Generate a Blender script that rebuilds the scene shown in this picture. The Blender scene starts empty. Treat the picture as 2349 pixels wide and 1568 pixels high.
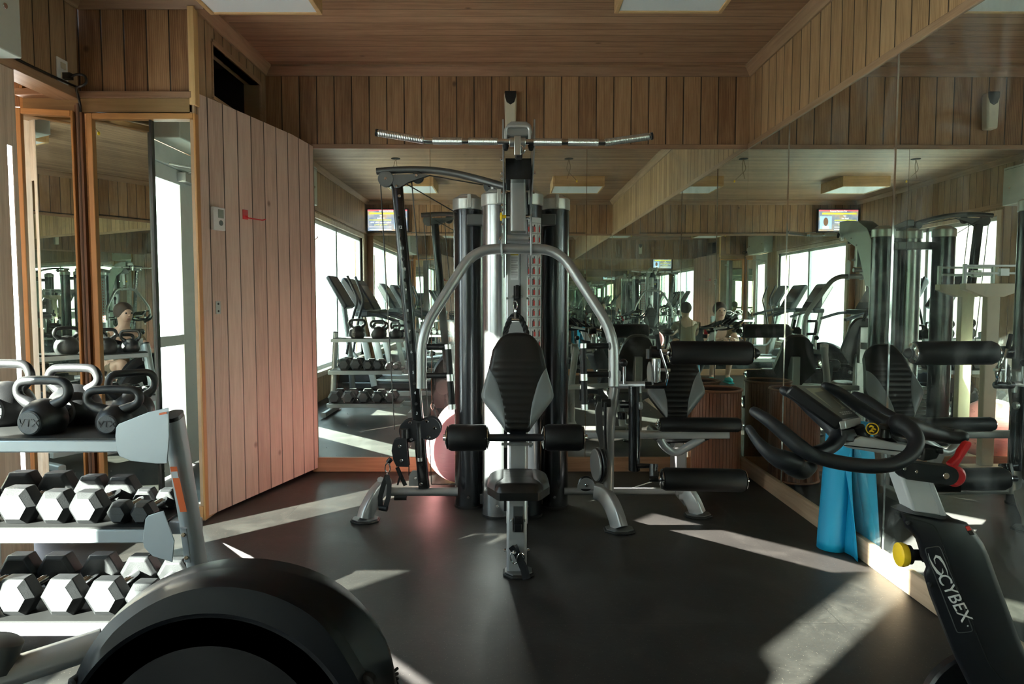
import bpy, bmesh, math, random
from mathutils import Vector, Matrix, Euler
random.seed(7)
sc = bpy.context.scene
COL = sc.collection
PI = math.pi
# ------------------------------------------------------------------ camera
H_CAM, TILT, YAW, F = 1.183, math.radians(3.435), math.radians(0.24), 1566.0
cam_d = bpy.data.cameras.new('camera'); cam_d.lens = 24; cam_d.sensor_width = 36; cam_d.clip_start = 0.02
cam = bpy.data.objects.new('camera', cam_d); COL.objects.link(cam)
cam.location = (0, 0, H_CAM); cam.rotation_euler = (PI/2 - TILT, 0, -YAW)
sc.camera = cam
# ------------------------------------------------------------------ world, sun, exposure
SUN_E = 108.0
SUN = Vector((0.72, 0.69, -0.352)).normalized()
wd = bpy.data.worlds.new('sky'); sc.world = wd; wd.use_nodes = True
wn = wd.node_tree.nodes; wl = wd.node_tree.links
bg = wn['Background']; bg.inputs['Strength'].default_value = 1.0
tc = wn.new('ShaderNodeTexCoord'); sx = wn.new('ShaderNodeSeparateXYZ'); cr = wn.new('ShaderNodeValToRGB')
wl.new(tc.outputs['Generated'], sx.inputs[0]); wl.new(sx.outputs['Z'], cr.inputs[0])
e = cr.color_ramp.elements
e[0].position = 0.0; e[0].color = (1.0, 1.0, .96, 1); e[1].position = 0.6; e[1].color = (.62, .80, 1.0, 1)
wl.new(cr.outputs[0], bg.inputs['Color'])
bg.inputs['Strength'].default_value = 9.5
sd = bpy.data.lights.new('sun', 'SUN'); sd.energy = SUN_E; sd.angle = math.radians(0.55); sd.color = (1, .95, .86)
sun = bpy.data.objects.new('sun', sd); COL.objects.link(sun); sun.location = (-6, -6, 5)
sun.rotation_euler = SUN.to_track_quat('-Z', 'Y').to_euler()
def area(name, loc, direction, sx_, sy_, energy, color=(1, 1, 1), spread=None, portal=False):
    d = bpy.data.lights.new(name, 'AREA'); d.shape = 'RECTANGLE'; d.size = sx_; d.size_y = sy_; d.energy = energy; d.color = color
    if spread: d.spread = spread
    o = bpy.data.objects.new(name, d); COL.objects.link(o); o.location = loc
    o.rotation_euler = Vector(direction).to_track_quat('-Z', 'Y').to_euler()
    if portal: d.cycles.is_portal = True
    return o
area('window_portal', (-2.37, .28, 1.25), (1, 0, 0), 2.8, 1.8, 1, portal=True)
area('door_portal', (-2.37, 2.64, 1.1), (1, 0, 0), .68, 2.15, 1, portal=True)
# added lamps standing in for sunlight off the back mirror and closet mirror
area('bounce_lamp_back', (-.17, 4.60, .68), (.72, -.69, -.352), .27, .41, SUN_E*.27*.41*.62, (1, .95, .86), math.radians(1.2))
area('bounce_lamp_closet', (-1.66, 3.60, .37), (.667, -.745, -.352), .035, .70, SUN_E*.035*.70*.6, (1, .95, .86), math.radians(1.2))
sc.view_settings.view_transform = 'Standard'; sc.view_settings.look = 'None'
sc.view_settings.gamma = 1; sc.view_settings.use_curve_mapping = False
sc.view_settings.exposure = 0.75
cy = sc.cycles
cy.max_bounces = 14; cy.glossy_bounces = 10; cy.diffuse_bounces = 5; cy.transparent_max_bounces = 16
cy.sample_clamp_indirect = 4; cy.blur_glossy = 0.5; cy.use_denoising = True

# ------------------------------------------------------------------ helpers
def W(px, py, Y):
    """point of the room seen at a photo pixel, at depth Y"""
    u, v = (px - 1174.5)/F, -(py - 784)/F
    d = Vector((u, math.cos(TILT) + v*math.sin(TILT), -math.sin(TILT) + v*math.cos(TILT)))
    d = Vector((d.x*math.cos(YAW) + d.y*math.sin(YAW), -d.x*math.sin(YAW) + d.y*math.cos(YAW), d.z))
    k = Y/d.y
    return Vector((d.x*k, Y, H_CAM + d.z*k))
def FL(px, py, z=0.0):
    p = W(px, py, 1.0); d = p - Vector((0, 0, H_CAM)); k = (z - H_CAM)/d.z
    return Vector((d.x*k, d.y*k, z))
def unlink_new(name, me, m=None):
    o = bpy.data.objects.new(name, me); COL.objects.link(o)
    if m: me.materials.append(m)
    return o
def attach(o, parent):
    if parent is None: return
    o.parent = parent
    if parent.parent is None: o.matrix_parent_inverse = Matrix.Translation(-Vector(parent.location))
def fillet(pts, r, n=6):
    pts = [Vector(p) for p in pts]
    if r <= 0 or len(pts) < 3: return pts
    out = [pts[0]]
    for i in range(1, len(pts)-1):
        a, b, c = pts[i-1], pts[i], pts[i+1]
        ra = min(r, (a-b).length*.48); rc = min(r, (c-b).length*.48)
        p, q = b + (a-b).normalized()*ra, b + (c-b).normalized()*rc
        for k in range(n+1):
            t = k/n; out.append(p*(1-t)**2 + b*2*t*(1-t) + q*t*t)
    out.append(pts[-1]); return out
class MB:
    def __init__(s): s.bm = bmesh.new()
    def box(s, c, size, rot=None):
        c = Vector(c); M = Matrix.Translation(c)
        if rot is not None: M = M @ (rot.to_matrix().to_4x4() if isinstance(rot, Euler) else rot)
        vs = [s.bm.verts.new(M @ Vector((x*size[0]/2, y*size[1]/2, z*size[2]/2))) for x in (-1, 1) for y in (-1, 1) for z in (-1, 1)]
        for f in ((0,1,3,2),(4,6,7,5),(0,4,5,1),(2,3,7,6),(0,2,6,4),(1,5,7,3)): s.bm.faces.new([vs[i] for i in f])
        return s
    def bb(s, x0, x1, y0, y1, z0, z1): return s.box(((x0+x1)/2, (y0+y1)/2, (z0+z1)/2), (abs(x1-x0), abs(y1-y0), abs(z1-z0)))
    def sweep(s, pts, section, up=(0, 0, 1), caps=True, scales=None):
        """section: list of 2D points; swept along pts"""
        pts = [Vector(p) for p in pts]; n = len(pts); rings = []
        t0 = (pts[1]-pts[0]).normalized(); u = Vector(up)
        if abs(u.dot(t0)) > .97: u = Vector((0, 1, 0)) if abs(t0.y) < .9 else Vector((1, 0, 0))
        nx = t0.cross(u).normalized(); ny = nx.cross(t0).normalized(); pt = t0
        for i in range(n):
            if i == 0: t = t0
            elif i == n-1: t = (pts[-1]-pts[-2]).normalized()
            else: t = ((pts[i+1]-pts[i]).normalized() + (pts[i]-pts[i-1]).normalized()).normalized()
            q = pt.rotation_difference(t); nx = q @ nx; ny = q @ ny; pt = t
            k = scales[i] if scales else 1
            rings.append([s.bm.verts.new(pts[i] + nx*a*k + ny*b*k) for a, b in section])
        m = len(section)
        for i in range(n-1):
            for j in range(m):
                s.bm.faces.new((rings[i][j], rings[i][(j+1) % m], rings[i+1][(j+1) % m], rings[i+1][j]))
        if caps: s.bm.faces.new(rings[0][::-1]); s.bm.faces.new(rings[-1])
        return s
    def tube(s, pts, r, seg=16, fr=0, n=6, scales=None, flat=1.0):
        sec = [(r*math.cos(2*PI*k/seg), r*flat*math.sin(2*PI*k/seg)) for k in range(seg)]
        p = fillet(pts, fr, n)
        return s.sweep(p, sec, scales=scales)
    def cyl(s, a, b, r, seg=24): return s.tube([a, b], r, seg)
    def lathe(s, prof, origin, axis=(0, 0, 1), seg=40, ref=None):
        """prof: (radius, height) list"""
        o = Vector(origin); ax = Vector(axis).normalized()
        rx = Vector(ref) if ref else (Vector((1, 0, 0)) if abs(ax.x) < .9 else Vector((0, 1, 0)))
        rx = (rx - ax*rx.dot(ax)).normalized(); ry = ax.cross(rx); rings = []
        for r, h in prof:
            if r < 1e-6: rings.append([s.bm.verts.new(o + ax*h)])
            else: rings.append([s.bm.verts.new(o + ax*h + (rx*math.cos(2*PI*k/seg) + ry*math.sin(2*PI*k/seg))*r) for k in range(seg)])
        for A, B in zip(rings, rings[1:]):
            for k in range(seg):
                k2 = (k+1) % seg
                if len(A) == 1 and len(B) == 1: continue
                if len(A) == 1: s.bm.faces.new((A[0], B[k2], B[k]))
                elif len(B) == 1: s.bm.faces.new((A[k], A[k2], B[0]))
                else: s.bm.faces.new((A[k], A[k2], B[k2], B[k]))
        for R, rev in ((rings[0], True), (rings[-1], False)):
            if len(R) > 1: s.bm.faces.new(R[::-1] if rev else R)
        return s
    def disc(s, c, axis, r, th, seg=32, bev=.0):
        ax = Vector(axis).normalized(); b = bev or th*.2
        return s.lathe([(r-b, -th/2), (r, -th/2+b), (r, th/2-b), (r-b, th/2)], c, ax, seg)
    def prism(s, pts, ext):
        ext = Vector(ext); a = [s.bm.verts.new(Vector(p)) for p in pts]; b = [s.bm.verts.new(Vector(p)+ext) for p in pts]
        n = len(a); s.bm.faces.new(a[::-1]); s.bm.faces.new(b)
        for i in range(n): s.bm.faces.new((a[i], a[(i+1) % n], b[(i+1) % n], b[i]))
        return s
    def sph(s, c, r, sz=(1, 1, 1), seg=24, rings=14):
        c = Vector(c); R = []
        for i in range(rings+1):
            th = PI*i/rings
            if i in (0, rings): R.append([s.bm.verts.new(c + Vector((0, 0, r*sz[2]*math.cos(th))))])
            else: R.append([s.bm.verts.new(c + Vector((r*sz[0]*math.sin(th)*math.cos(2*PI*k/seg), r*sz[1]*math.sin(th)*math.sin(2*PI*k/seg), r*sz[2]*math.cos(th)))) for k in range(seg)])
        for A, B in zip(R, R[1:]):
            for k in range(seg):
                k2 = (k+1) % seg
                if len(A) == 1: s.bm.faces.new((A[0], B[k], B[k2]))
                elif len(B) == 1: s.bm.faces.new((A[k], B[0], A[k2]))
                else: s.bm.faces.new((A[k], B[k], B[k2], A[k2]))
        return s
    def torus(s, c, axis, R, r, seg=28, sg=10, squash=1.0):
        ax = Vector(axis).normalized(); rx = Vector((0, 0, 1)) if abs(ax.z) < .9 else Vector((1, 0, 0)); rx = (rx-ax*rx.dot(ax)).normalized(); ry = ax.cross(rx)
        pts = [Vector(c) + rx*R*math.cos(2*PI*k/seg) + ry*R*squash*math.sin(2*PI*k/seg) for k in range(seg)]
        rings = []
        for k in range(seg):
            t = (pts[(k+1) % seg]-pts[k-1]).normalized(); nn = ax.cross(t).normalized()
            rings.append([s.bm.verts.new(pts[k] + nn*r*math.cos(2*PI*j/sg) + ax*r*math.sin(2*PI*j/sg)) for j in range(sg)])
        for k in range(seg):
            for j in range(sg): s.bm.faces.new((rings[k][j], rings[(k+1) % seg][j], rings[(k+1) % seg][(j+1) % sg], rings[k][(j+1) % sg]))
        return s
    def build(s, name, m, parent=None, bev=0, ang=35, origin=None, sub=0):
        bmesh.ops.recalc_face_normals(s.bm, faces=s.bm.faces)
        me = bpy.data.meshes.new(name); s.bm.to_mesh(me); s.bm.free()
        if ang:
            for p in me.polygons: p.use_smooth = True
            me.set_sharp_from_angle(angle=math.radians(ang))
        if origin is not None: me.transform(Matrix.Translation(-Vector(origin)))
        me.materials.append(m)
        o = bpy.data.objects.new(name, me); COL.objects.link(o)
        if origin is not None: o.location = origin
        if bev:
            b = o.modifiers.new('bevel', 'BEVEL'); b.width = bev; b.segments = 2; b.limit_method = 'ANGLE'; b.angle_limit = math.radians(40)
            b.harden_normals = False
        if sub:
            b = o.modifiers.new('sub', 'SUBSURF'); b.levels = sub; b.render_levels = sub
        attach(o, parent)
        return o
def tag(o, label=None, cat=None, group=None, kind=None):
    if label: o['label'] = label
    if cat: o['category'] = cat
    if group: o['group'] = group
    if kind: o['kind'] = kind
    return o
def thing(name, loc, label, cat, group=None):
    o = bpy.data.objects.new(name, None); COL.objects.link(o); o.location = loc; o.empty_display_size = .05
    return tag(o, label, cat, group)
def copy_tree(o, parent=None):
    c = o.copy(); COL.objects.link(c)
    if parent is not None: c.parent = parent
    for ch in list(o.children): copy_tree(ch, c)
    return c
def struct(o): o['kind'] = 'structure'; return o
def text(name, body, size, m, parent, M, ext=.001, shear=0, align='CENTER', spacing=1):
    cu = bpy.data.curves.new(name, 'FONT'); cu.body = body; cu.size = size; cu.extrude = ext; cu.shear = shear
    cu.align_x = align; cu.align_y = 'CENTER'; cu.space_character = spacing; cu.resolution_u = 3
    t = bpy.data.objects.new(name, cu); COL.objects.link(t)
    me = bpy.data.meshes.new_from_object(t.evaluated_get(bpy.context.evaluated_depsgraph_get()))
    bpy.data.objects.remove(t)
    me.transform(M); me.materials.clear(); me.materials.append(m)
    o = bpy.data.objects.new(name, me); COL.objects.link(o); attach(o, parent); return o
def frame_mat(o, x, y):
    """matrix with local x, y axes given (z = x cross y)"""
    x = Vector(x).normalized(); y = Vector(y); y = (y - x*x.dot(y)).normalized(); z = x.cross(y)
    M = Matrix.Identity(4)
    for i in range(3): M[i][0] = x[i]; M[i][1] = y[i]; M[i][2] = z[i]; M[i][3] = o[i]
    return M
def rrect(w, h, r, n=4):
    out = []
    for cx, cy, a0 in ((w/2-r, h/2-r, 0), (-w/2+r, h/2-r, 90), (-w/2+r, -h/2+r, 180), (w/2-r, -h/2+r, 270)):
        for k in range(n+1):
            a = math.radians(a0 + 90*k/n); out.append((cx + r*math.cos(a), cy + r*math.sin(a)))
    return out

# ------------------------------------------------------------------ materials
class NT:
    def __init__(s, name):
        s.m = bpy.data.materials.new(name); s.m.use_nodes = True; s.t = s.m.node_tree
        s.b = s.t.nodes['Principled BSDF']; s.out = s.t.nodes['Material Output']
    def n(s, typ, **kw):
        nd = s.t.nodes.new('ShaderNode' + typ)
        for k, v in kw.items():
            if k.startswith('i_'):
                key = k[2:]; key = int(key) if key.isdigit() else key.replace('_', ' ')
                s.set(nd.inputs[key], v)
            else: setattr(nd, k, v)
        return nd
    def set(s, inp, v):
        if isinstance(v, bpy.types.NodeSocket): s.t.links.new(v, inp)
        elif isinstance(v, tuple) and len(v) == 3 and inp.type == 'RGBA': inp.default_value = (*v, 1)
        else: inp.default_value = v
    def math(s, op, a, b=0.0, c=0.0):
        nd = s.t.nodes.new('ShaderNodeMath'); nd.operation = op
        s.set(nd.inputs[0], a); s.set(nd.inputs[1], b)
        if op in ('MULTIPLY_ADD', 'SMOOTH_MIN'): s.set(nd.inputs[2], c)
        return nd.outputs[0]
    def comb(s, x, y, z): 
        nd = s.t.nodes.new('ShaderNodeCombineXYZ'); s.set(nd.inputs[0], x); s.set(nd.inputs[1], y); s.set(nd.inputs[2], z); return nd.outputs[0]
    def ramp(s, f, stops):
        nd = s.t.nodes.new('ShaderNodeValToRGB'); s.set(nd.inputs[0], f); el = nd.color_ramp.elements
        while len(el) < len(stops): el.new(.5)
        for q, (p, c) in zip(el, stops): q.position = p; q.color = (*c, 1) if len(c) == 3 else c
        return nd.outputs[0]
    def mix(s, f, a, b, mode='MIX'):
        nd = s.t.nodes.new('ShaderNodeMix'); nd.data_type = 'RGBA'; nd.blend_type = mode
        s.set(nd.inputs[0], f); s.set(nd.inputs[6], a); s.set(nd.inputs[7], b); return nd.outputs[2]
    def noise(s, vec, scale, detail=3, rough=.5, dist=0):
        nd = s.t.nodes.new('ShaderNodeTexNoise'); s.set(nd.inputs['Vector'], vec); nd.inputs['Scale'].default_value = scale
        nd.inputs['Detail'].default_value = detail; nd.inputs['Roughness'].default_value = rough; nd.inputs['Distortion'].default_value = dist
        return nd.outputs['Fac']
    def obj(s):
        tc = s.t.nodes.new('ShaderNodeTexCoord'); sp = s.t.nodes.new('ShaderNodeSeparateXYZ'); s.t.links.new(tc.outputs['Object'], sp.inputs[0])
        return tc.outputs['Object'], sp.outputs
    def bump(s, h, strength=.3, dist=.002):
        nd = s.t.nodes.new('ShaderNodeBump'); nd.inputs['Strength'].default_value = strength; nd.inputs['Distance'].default_value = dist
        s.set(nd.inputs['Height'], h); s.t.links.new(nd.outputs[0], s.b.inputs['Normal'])
def planks(name, across, along, c1, c2, c3, w=.118, groove=.0034, dark=.05, off=0.0, knots=1.0):
    s = NT(name); _, o = s.obj()
    a = s.math('ADD', s.math('DIVIDE', o[across], w), off); b = o[along]
    idn = s.math('FLOOR', a); fr = s.math('SUBTRACT', a, idn)
    ed = s.math('MULTIPLY', s.math('MINIMUM', fr, s.math('SUBTRACT', 1.0, fr)), w)
    g = s.ramp(s.math('DIVIDE', ed, groove*2), [(.30, (1, 1, 1)), (.75, (0, 0, 0))])
    wn_ = s.n('TexWhiteNoise', noise_dimensions='1D'); s.set(wn_.inputs['W'], idn); rnd = wn_.outputs['Value']
    va = s.comb(s.math('MULTIPLY', o[across], 16), s.math('MULTIPLY_ADD', b, 1.6, s.math('MULTIPLY', rnd, 37.0)), idn)
    fine = s.noise(va, 2.2, 5, .65)
    vb = s.comb(s.math('MULTIPLY', fr, 2.2), s.math('MULTIPLY_ADD', b, 1.3, s.math('MULTIPLY', rnd, 91.0)), idn)
    wav = s.n('TexWave', wave_type='BANDS', bands_direction='X', wave_profile='SAW'); s.set(wav.inputs['Vector'], vb)
    for k, v in (('Scale', 1.6), ('Distortion', 7), ('Detail', 3), ('Detail Scale', .7), ('Detail Roughness', .5)): wav.inputs[k].default_value = v
    gr = s.math('ADD', s.math('MULTIPLY_ADD', fine, .80, -.08), s.math('MULTIPLY', wav.outputs['Fac'], .30))
    tone = s.math('ADD', gr, s.math('MULTIPLY_ADD', rnd, .30, -.14))
    col = s.ramp(tone, [(.22, c1), (.5, c2), (.8, c3)])
    vk = s.comb(a, s.math('MULTIPLY', b, 7.0), 0.0)
    vo = s.n('TexVoronoi'); s.set(vo.inputs['Vector'], vk); vo.inputs['Scale'].default_value = .5; vo.inputs['Randomness'].default_value = 1
    pick = s.n('SeparateColor'); s.set(pick.inputs[0], vo.outputs['Color'])
    kn = s.math('MULTIPLY', s.ramp(vo.outputs['Distance'], [(.03, (1, 1, 1)), (.085, (0, 0, 0))]), s.math('GREATER_THAN', pick.outputs[0], 1.0-.6*knots))
    col = s.mix(s.math('MULTIPLY', kn, .75), col, (c1[0]*.30, c1[1]*.24, c1[2]*.2))
    big = s.noise(s.comb(o[0], o[1], o[2]), 1.1, 2)
    col = s.mix(.35, col, s.ramp(big, [(.3, (.62, .62, .62)), (.7, (1, 1, 1))]), 'MULTIPLY')
    col = s.mix(s.math('MULTIPLY', g, 1-dark), col, (.018, .011, .007))
    s.set(s.b.inputs['Base Color'], col); s.b.inputs['Roughness'].default_value = .52; s.b.inputs['Specular IOR Level'].default_value = .35
    s.bump(s.math('ADD', s.math('MULTIPLY', g, -1.0), s.math('MULTIPLY', fine, .12)), .7, .004)
    return s.m
def wood(name, axis, c1, c2, rough=.5):
    s = NT(name); _, o = s.obj()
    sc3 = [40, 40, 40]; sc3[axis] = 2.2
    v = s.comb(*[s.math('MULTIPLY', o[i], sc3[i]) for i in range(3)])
    f = s.noise(v, 1.2, 5, .6, .6)
    sc4 = [9, 9, 9]; sc4[axis] = .8
    f2 = s.noise(s.comb(*[s.math('MULTIPLY', o[i], sc4[i]) for i in range(3)]), 1.5, 3)
    s.set(s.b.inputs['Base Color'], s.ramp(s.math('ADD', s.math('MULTIPLY', f, .6), s.math('MULTIPLY', f2, .4)), [(.3, c1), (.68, c2)]))
    s.b.inputs['Roughness'].default_value = rough; s.bump(f, .25, .002); return s.m
def plain(name, c, rough=.5, metal=0.0, spec=.5, bump=0, bscale=300, var=.0, coat=0, emit=None, aniso=0):
    s = NT(name); vec, o = s.obj(); b = s.b
    if var:
        f = s.noise(vec, 14, 4); s.set(b.inputs['Base Color'], s.ramp(f, [(.3, tuple(k*(1-var) for k in c)), (.7, tuple(min(1, k*(1+var)) for k in c))]))
        s.set(b.inputs['Roughness'], s.math('MULTIPLY_ADD', f, .25*rough, rough*.87))
    else: b.inputs['Base Color'].default_value = (*c, 1); b.inputs['Roughness'].default_value = rough
    b.inputs['Metallic'].default_value = metal; b.inputs['Specular IOR Level'].default_value = spec; b.inputs['Coat Weight'].default_value = coat
    if bump: s.bump(s.noise(vec, bscale, 3), bump, .0008)
    if emit: b.inputs['Emission Color'].default_value = (*emit[0], 1); b.inputs['Emission Strength'].default_value = emit[1]
    return s.m
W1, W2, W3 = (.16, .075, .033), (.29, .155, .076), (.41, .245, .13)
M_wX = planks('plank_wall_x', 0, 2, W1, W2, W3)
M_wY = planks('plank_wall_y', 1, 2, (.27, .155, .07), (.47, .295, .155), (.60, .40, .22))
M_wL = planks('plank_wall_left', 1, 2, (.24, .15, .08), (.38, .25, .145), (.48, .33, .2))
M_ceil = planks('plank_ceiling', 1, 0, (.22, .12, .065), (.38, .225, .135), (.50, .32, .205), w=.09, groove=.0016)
M_panel = planks('plank_panel', 0, 2, (.46, .33, .26), (.64, .48, .39), (.76, .60, .50), off=.3, knots=.7)
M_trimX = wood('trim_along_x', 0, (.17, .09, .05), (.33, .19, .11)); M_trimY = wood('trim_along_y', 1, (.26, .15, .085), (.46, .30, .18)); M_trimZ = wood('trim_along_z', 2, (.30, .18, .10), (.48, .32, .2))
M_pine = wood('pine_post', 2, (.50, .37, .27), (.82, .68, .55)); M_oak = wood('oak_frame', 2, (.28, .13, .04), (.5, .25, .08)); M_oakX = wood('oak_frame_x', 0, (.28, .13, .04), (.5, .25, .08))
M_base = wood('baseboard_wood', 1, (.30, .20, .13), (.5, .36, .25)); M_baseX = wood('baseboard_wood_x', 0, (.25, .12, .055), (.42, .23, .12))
M_raw = wood('raw_edge_wood', 2, (.48, .28, .10), (.75, .5, .24))
def floor_mat():
    s = NT('rubber_floor'); vec, o = s.obj()
    n1 = s.noise(vec, 1.6, 5, .65); n2 = s.noise(vec, 60, 3)
    col = s.ramp(n1, [(.25, (.010, .0095, .009)), (.75, (.022, .0205, .0185))])
    vo = s.n('TexVoronoi'); s.set(vo.inputs['Vector'], vec); vo.inputs['Scale'].default_value = 190
    pk = s.n('SeparateColor'); s.set(pk.inputs[0], vo.outputs['Color'])
    sp = s.math('MULTIPLY', s.math('LESS_THAN', vo.outputs['Distance'], .24), s.math('GREATER_THAN', pk.outputs[0], .91))
    col = s.mix(s.math('MULTIPLY', sp, .6), col, (.14, .125, .10))
    n3 = s.noise(vec, 5, 6, .7, .5)
    col = s.mix(s.math('MULTIPLY', s.ramp(n3, [(.5, (0, 0, 0)), (.72, (1, 1, 1))]), .45), col, (.05, .046, .040))
    br = s.n('TexBrick'); s.set(br.inputs['Vector'], vec); br.offset = .0
    for k, v in (('Scale', 1.0), ('Mortar Size', .0022), ('Brick Width', 1.22), ('Row Height', 1.22), ('Mortar Smooth', .1)): br.inputs[k].default_value = v
    col = s.mix(s.math('MULTIPLY', br.outputs['Fac'], .55), col, (.012, .011, .01))
    s.set(s.b.inputs['Base Color'], col)
    s.set(s.b.inputs['Roughness'], s.math('MULTIPLY_ADD', n3, .22, .36)); s.b.inputs['Specular IOR Level'].default_value = .22
    s.bump(s.math('ADD', n2, s.math('MULTIPLY', br.outputs['Fac'], -2.0)), .25, .0012)
    return s.m
M_floor = floor_mat()
def mirror_mat():
    s = NT('mirror_glass'); vec, o = s.obj(); b = s.b
    sm = s.noise(s.comb(s.math('MULTIPLY', o[0], 1.0), s.math('MULTIPLY', o[1], 1.0), s.math('MULTIPLY', o[2], .8)), 2.3, 5, .62, 2.2)
    low = s.ramp(o[2], [(.0, (.9, .9, .9)), (.55, (.55, .55, .55)), (.95, (.06, .06, .06))])
    f = s.math('MULTIPLY', s.ramp(sm, [(.5, (0, 0, 0)), (.78, (1, 1, 1))]), .2)
    dots = s.n('TexVoronoi'); s.set(dots.inputs['Vector'], vec); dots.inputs['Scale'].default_value = 60
    pk = s.n('SeparateColor'); s.set(pk.inputs[0], dots.outputs['Color'])
    dd = s.math('MULTIPLY', s.math('MULTIPLY', s.math('LESS_THAN', dots.outputs['Distance'], .16), s.math('GREATER_THAN', pk.outputs[0], .85)), s.math('MULTIPLY', low, .4))
    f = s.math('ADD', f, dd)
    b.inputs['Metallic'].default_value = 1; b.inputs['Base Color'].default_value = (.80, .865, .80, 1); b.inputs['Roughness'].default_value = 0.0
    df = s.n('BsdfDiffuse'); df.inputs['Color'].default_value = (.62, .66, .64, 1)
    mx = s.n('MixShader'); s.set(mx.inputs[0], s.math('ADD', f, .012)); s.t.links.new(b.outputs[0], mx.inputs[1]); s.t.links.new(df.outputs[0], mx.inputs[2])
    s.t.links.new(mx.outputs[0], s.out.inputs['Surface']); return s.m
M_mirror = mirror_mat()
def glass_mat():
    s = NT('window_glass'); tr = s.n('BsdfTransparent'); tr.inputs['Color'].default_value = (.90, .96, .94, 1)
    gl = s.n('BsdfGlossy'); gl.inputs['Roughness'].default_value = 0.0
    fr = s.n('LayerWeight'); fr.inputs['Blend'].default_value = .5
    mx = s.n('MixShader'); s.set(mx.inputs[0], s.math('MULTIPLY_ADD', s.math('POWER', fr.outputs['Facing'], 4.0), .5, .04)); s.t.links.new(tr.outputs[0], mx.inputs[1]); s.t.links.new(gl.outputs[0], mx.inputs[2])
    s.t.links.new(mx.outputs[0], s.out.inputs['Surface']); return s.m
M_glass = glass_mat()
M_gray = plain('grey_painted_steel', (.34, .345, .345), .34, .6, bump=.08, bscale=900)
M_grayd = plain('dark_grey_steel', (.10, .103, .105), .4, .6)
M_silver = plain('silver_paint', (.50, .51, .52), .34, .6, bump=.08, bscale=900)
M_rack = plain('rack_silver_paint', (.30, .325, .34), .42, .45, bump=.1, bscale=900)
M_chrome = plain('chrome', (.75, .75, .76), .08, 1)
M_bchrome = plain('black_chrome', (.05, .052, .055), .12, .9)
M_alum = plain('brushed_aluminium', (.62, .62, .62), .3, 1, bump=.3, bscale=500)
M_black = plain('black_plastic', (.006, .006, .007), .34, spec=.4)
M_blackm = plain('matte_black_plastic', (.007, .0075, .010), .42, spec=.4, bump=.15, bscale=1100)
M_blacks = plain('satin_black_paint', (.012, .012, .013), .22, .2)
M_rubber = plain('black_rubber', (.008, .008, .008), .6, spec=.3, bump=.2, bscale=500)
M_foam = plain('black_foam', (.004, .004, .0045), .5, spec=.3, bump=.35, bscale=700)
M_vinyl = plain('black_vinyl', (.005, .005, .005), .36, spec=.4, bump=.5, bscale=420)
M_vgray = plain('grey_vinyl', (.15, .165, .17), .38, bump=.15, bscale=500)
M_cable = plain('cable_black', (.01, .01, .01), .4)
M_iron = plain('cast_iron_paint', (.008, .008, .009), .42, spec=.4, bump=.35, bscale=380)
M_ironb = plain('cast_iron_flat', (.05, .053, .056), .6, bump=.7, bscale=300)
M_hex = plain('hex_rubber', (.012, .0125, .0135), .5, spec=.3, bump=.4, bscale=260, var=.25)
M_hexf = plain('hex_rubber_face', (.032, .034, .036), .6, spec=.3, bump=.5, bscale=220, var=.2)
def tower_mat():
    s = NT('tower_shroud'); b = s.b; vec, o = s.obj()
    b.inputs['Base Color'].default_value = (.055, .058, .065, 1); b.inputs['Metallic'].default_value = .85; b.inputs['Roughness'].default_value = .24
    b.inputs['Coat Weight'].default_value = .3; b.inputs['Coat Roughness'].default_value = .1; return s.m
M_tower = tower_mat()
M_towers = plain('tower_silver', (.36, .37, .38), .27, .9)
M_cap = plain('tower_cap_silver', (.55, .56, .54), .35, .6)
M_yellow = plain('yellow_plastic', (.85, .55, .02), .35)
M_red = plain('red_plastic', (.55, .015, .02), .35)
M_white = plain('white_plastic', (.78, .78, .76), .45)
M_whitem = plain('white_metal_paint', (.66, .67, .68), .32, .3)
M_beige = plain('beige_plastic', (.62, .55, .42), .45)
M_pale = plain('pale_green_paint', (.47, .50, .45), .5)
M_labelw = plain('label_white', (.7, .7, .7), .5); M_labelo = plain('label_orange', (.5, .10, .03), .5); M_labely = plain('label_yellow', (.9, .6, .03), .5)
M_labelg = plain('label_grey', (.42, .43, .44), .5); M_labelk = plain('label_black', (.02, .02, .02), .5); M_labelr = plain('label_red', (.6, .05, .04), .5)
M_blue = plain('blue_foam', (.0, .25, .46), .55, bump=.5, bscale=420)
M_pink = plain('pink_vinyl_ball', (.88, .34, .37), .32)
M_void = plain('dark_cavity', (.004, .004, .004), .9)
M_alwin = plain('white_aluminium_frame', (.62, .66, .66), .4)
M_diff = plain('light_diffuser', (.82, .82, .84), .5)
M_lcd = plain('lcd_grey_green', (.17, .15, .08), .3)
# ------------------------------------------------------------------ the room
D, XR, XL, YR, HC = 4.70, 1.63, -2.24, -1.45, 2.75     # back wall, right wall, left wall, rear wall, ceiling
XS, YF = -1.64, 3.63                                    # side wall beside the closet, closet front
MT, MBt = 2.21, .10                                     # mirrors: top and bottom heights
struct(MB().bb(XL-.9, XR+.1, YR-.1, D+.1, -.06, 0).build('floor', M_floor, ang=0))
struct(MB().bb(XL-.1, XR+.1, YR-.1, D+.1, HC, HC+.06).build('ceiling', M_ceil, ang=0))
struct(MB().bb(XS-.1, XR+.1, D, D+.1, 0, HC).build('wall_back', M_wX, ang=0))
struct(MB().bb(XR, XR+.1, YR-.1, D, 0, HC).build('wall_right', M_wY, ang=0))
struct(MB().bb(XL-.1, XR, YR-.1, YR, 0, HC).build('wall_rear', M_wX, ang=0))
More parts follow.
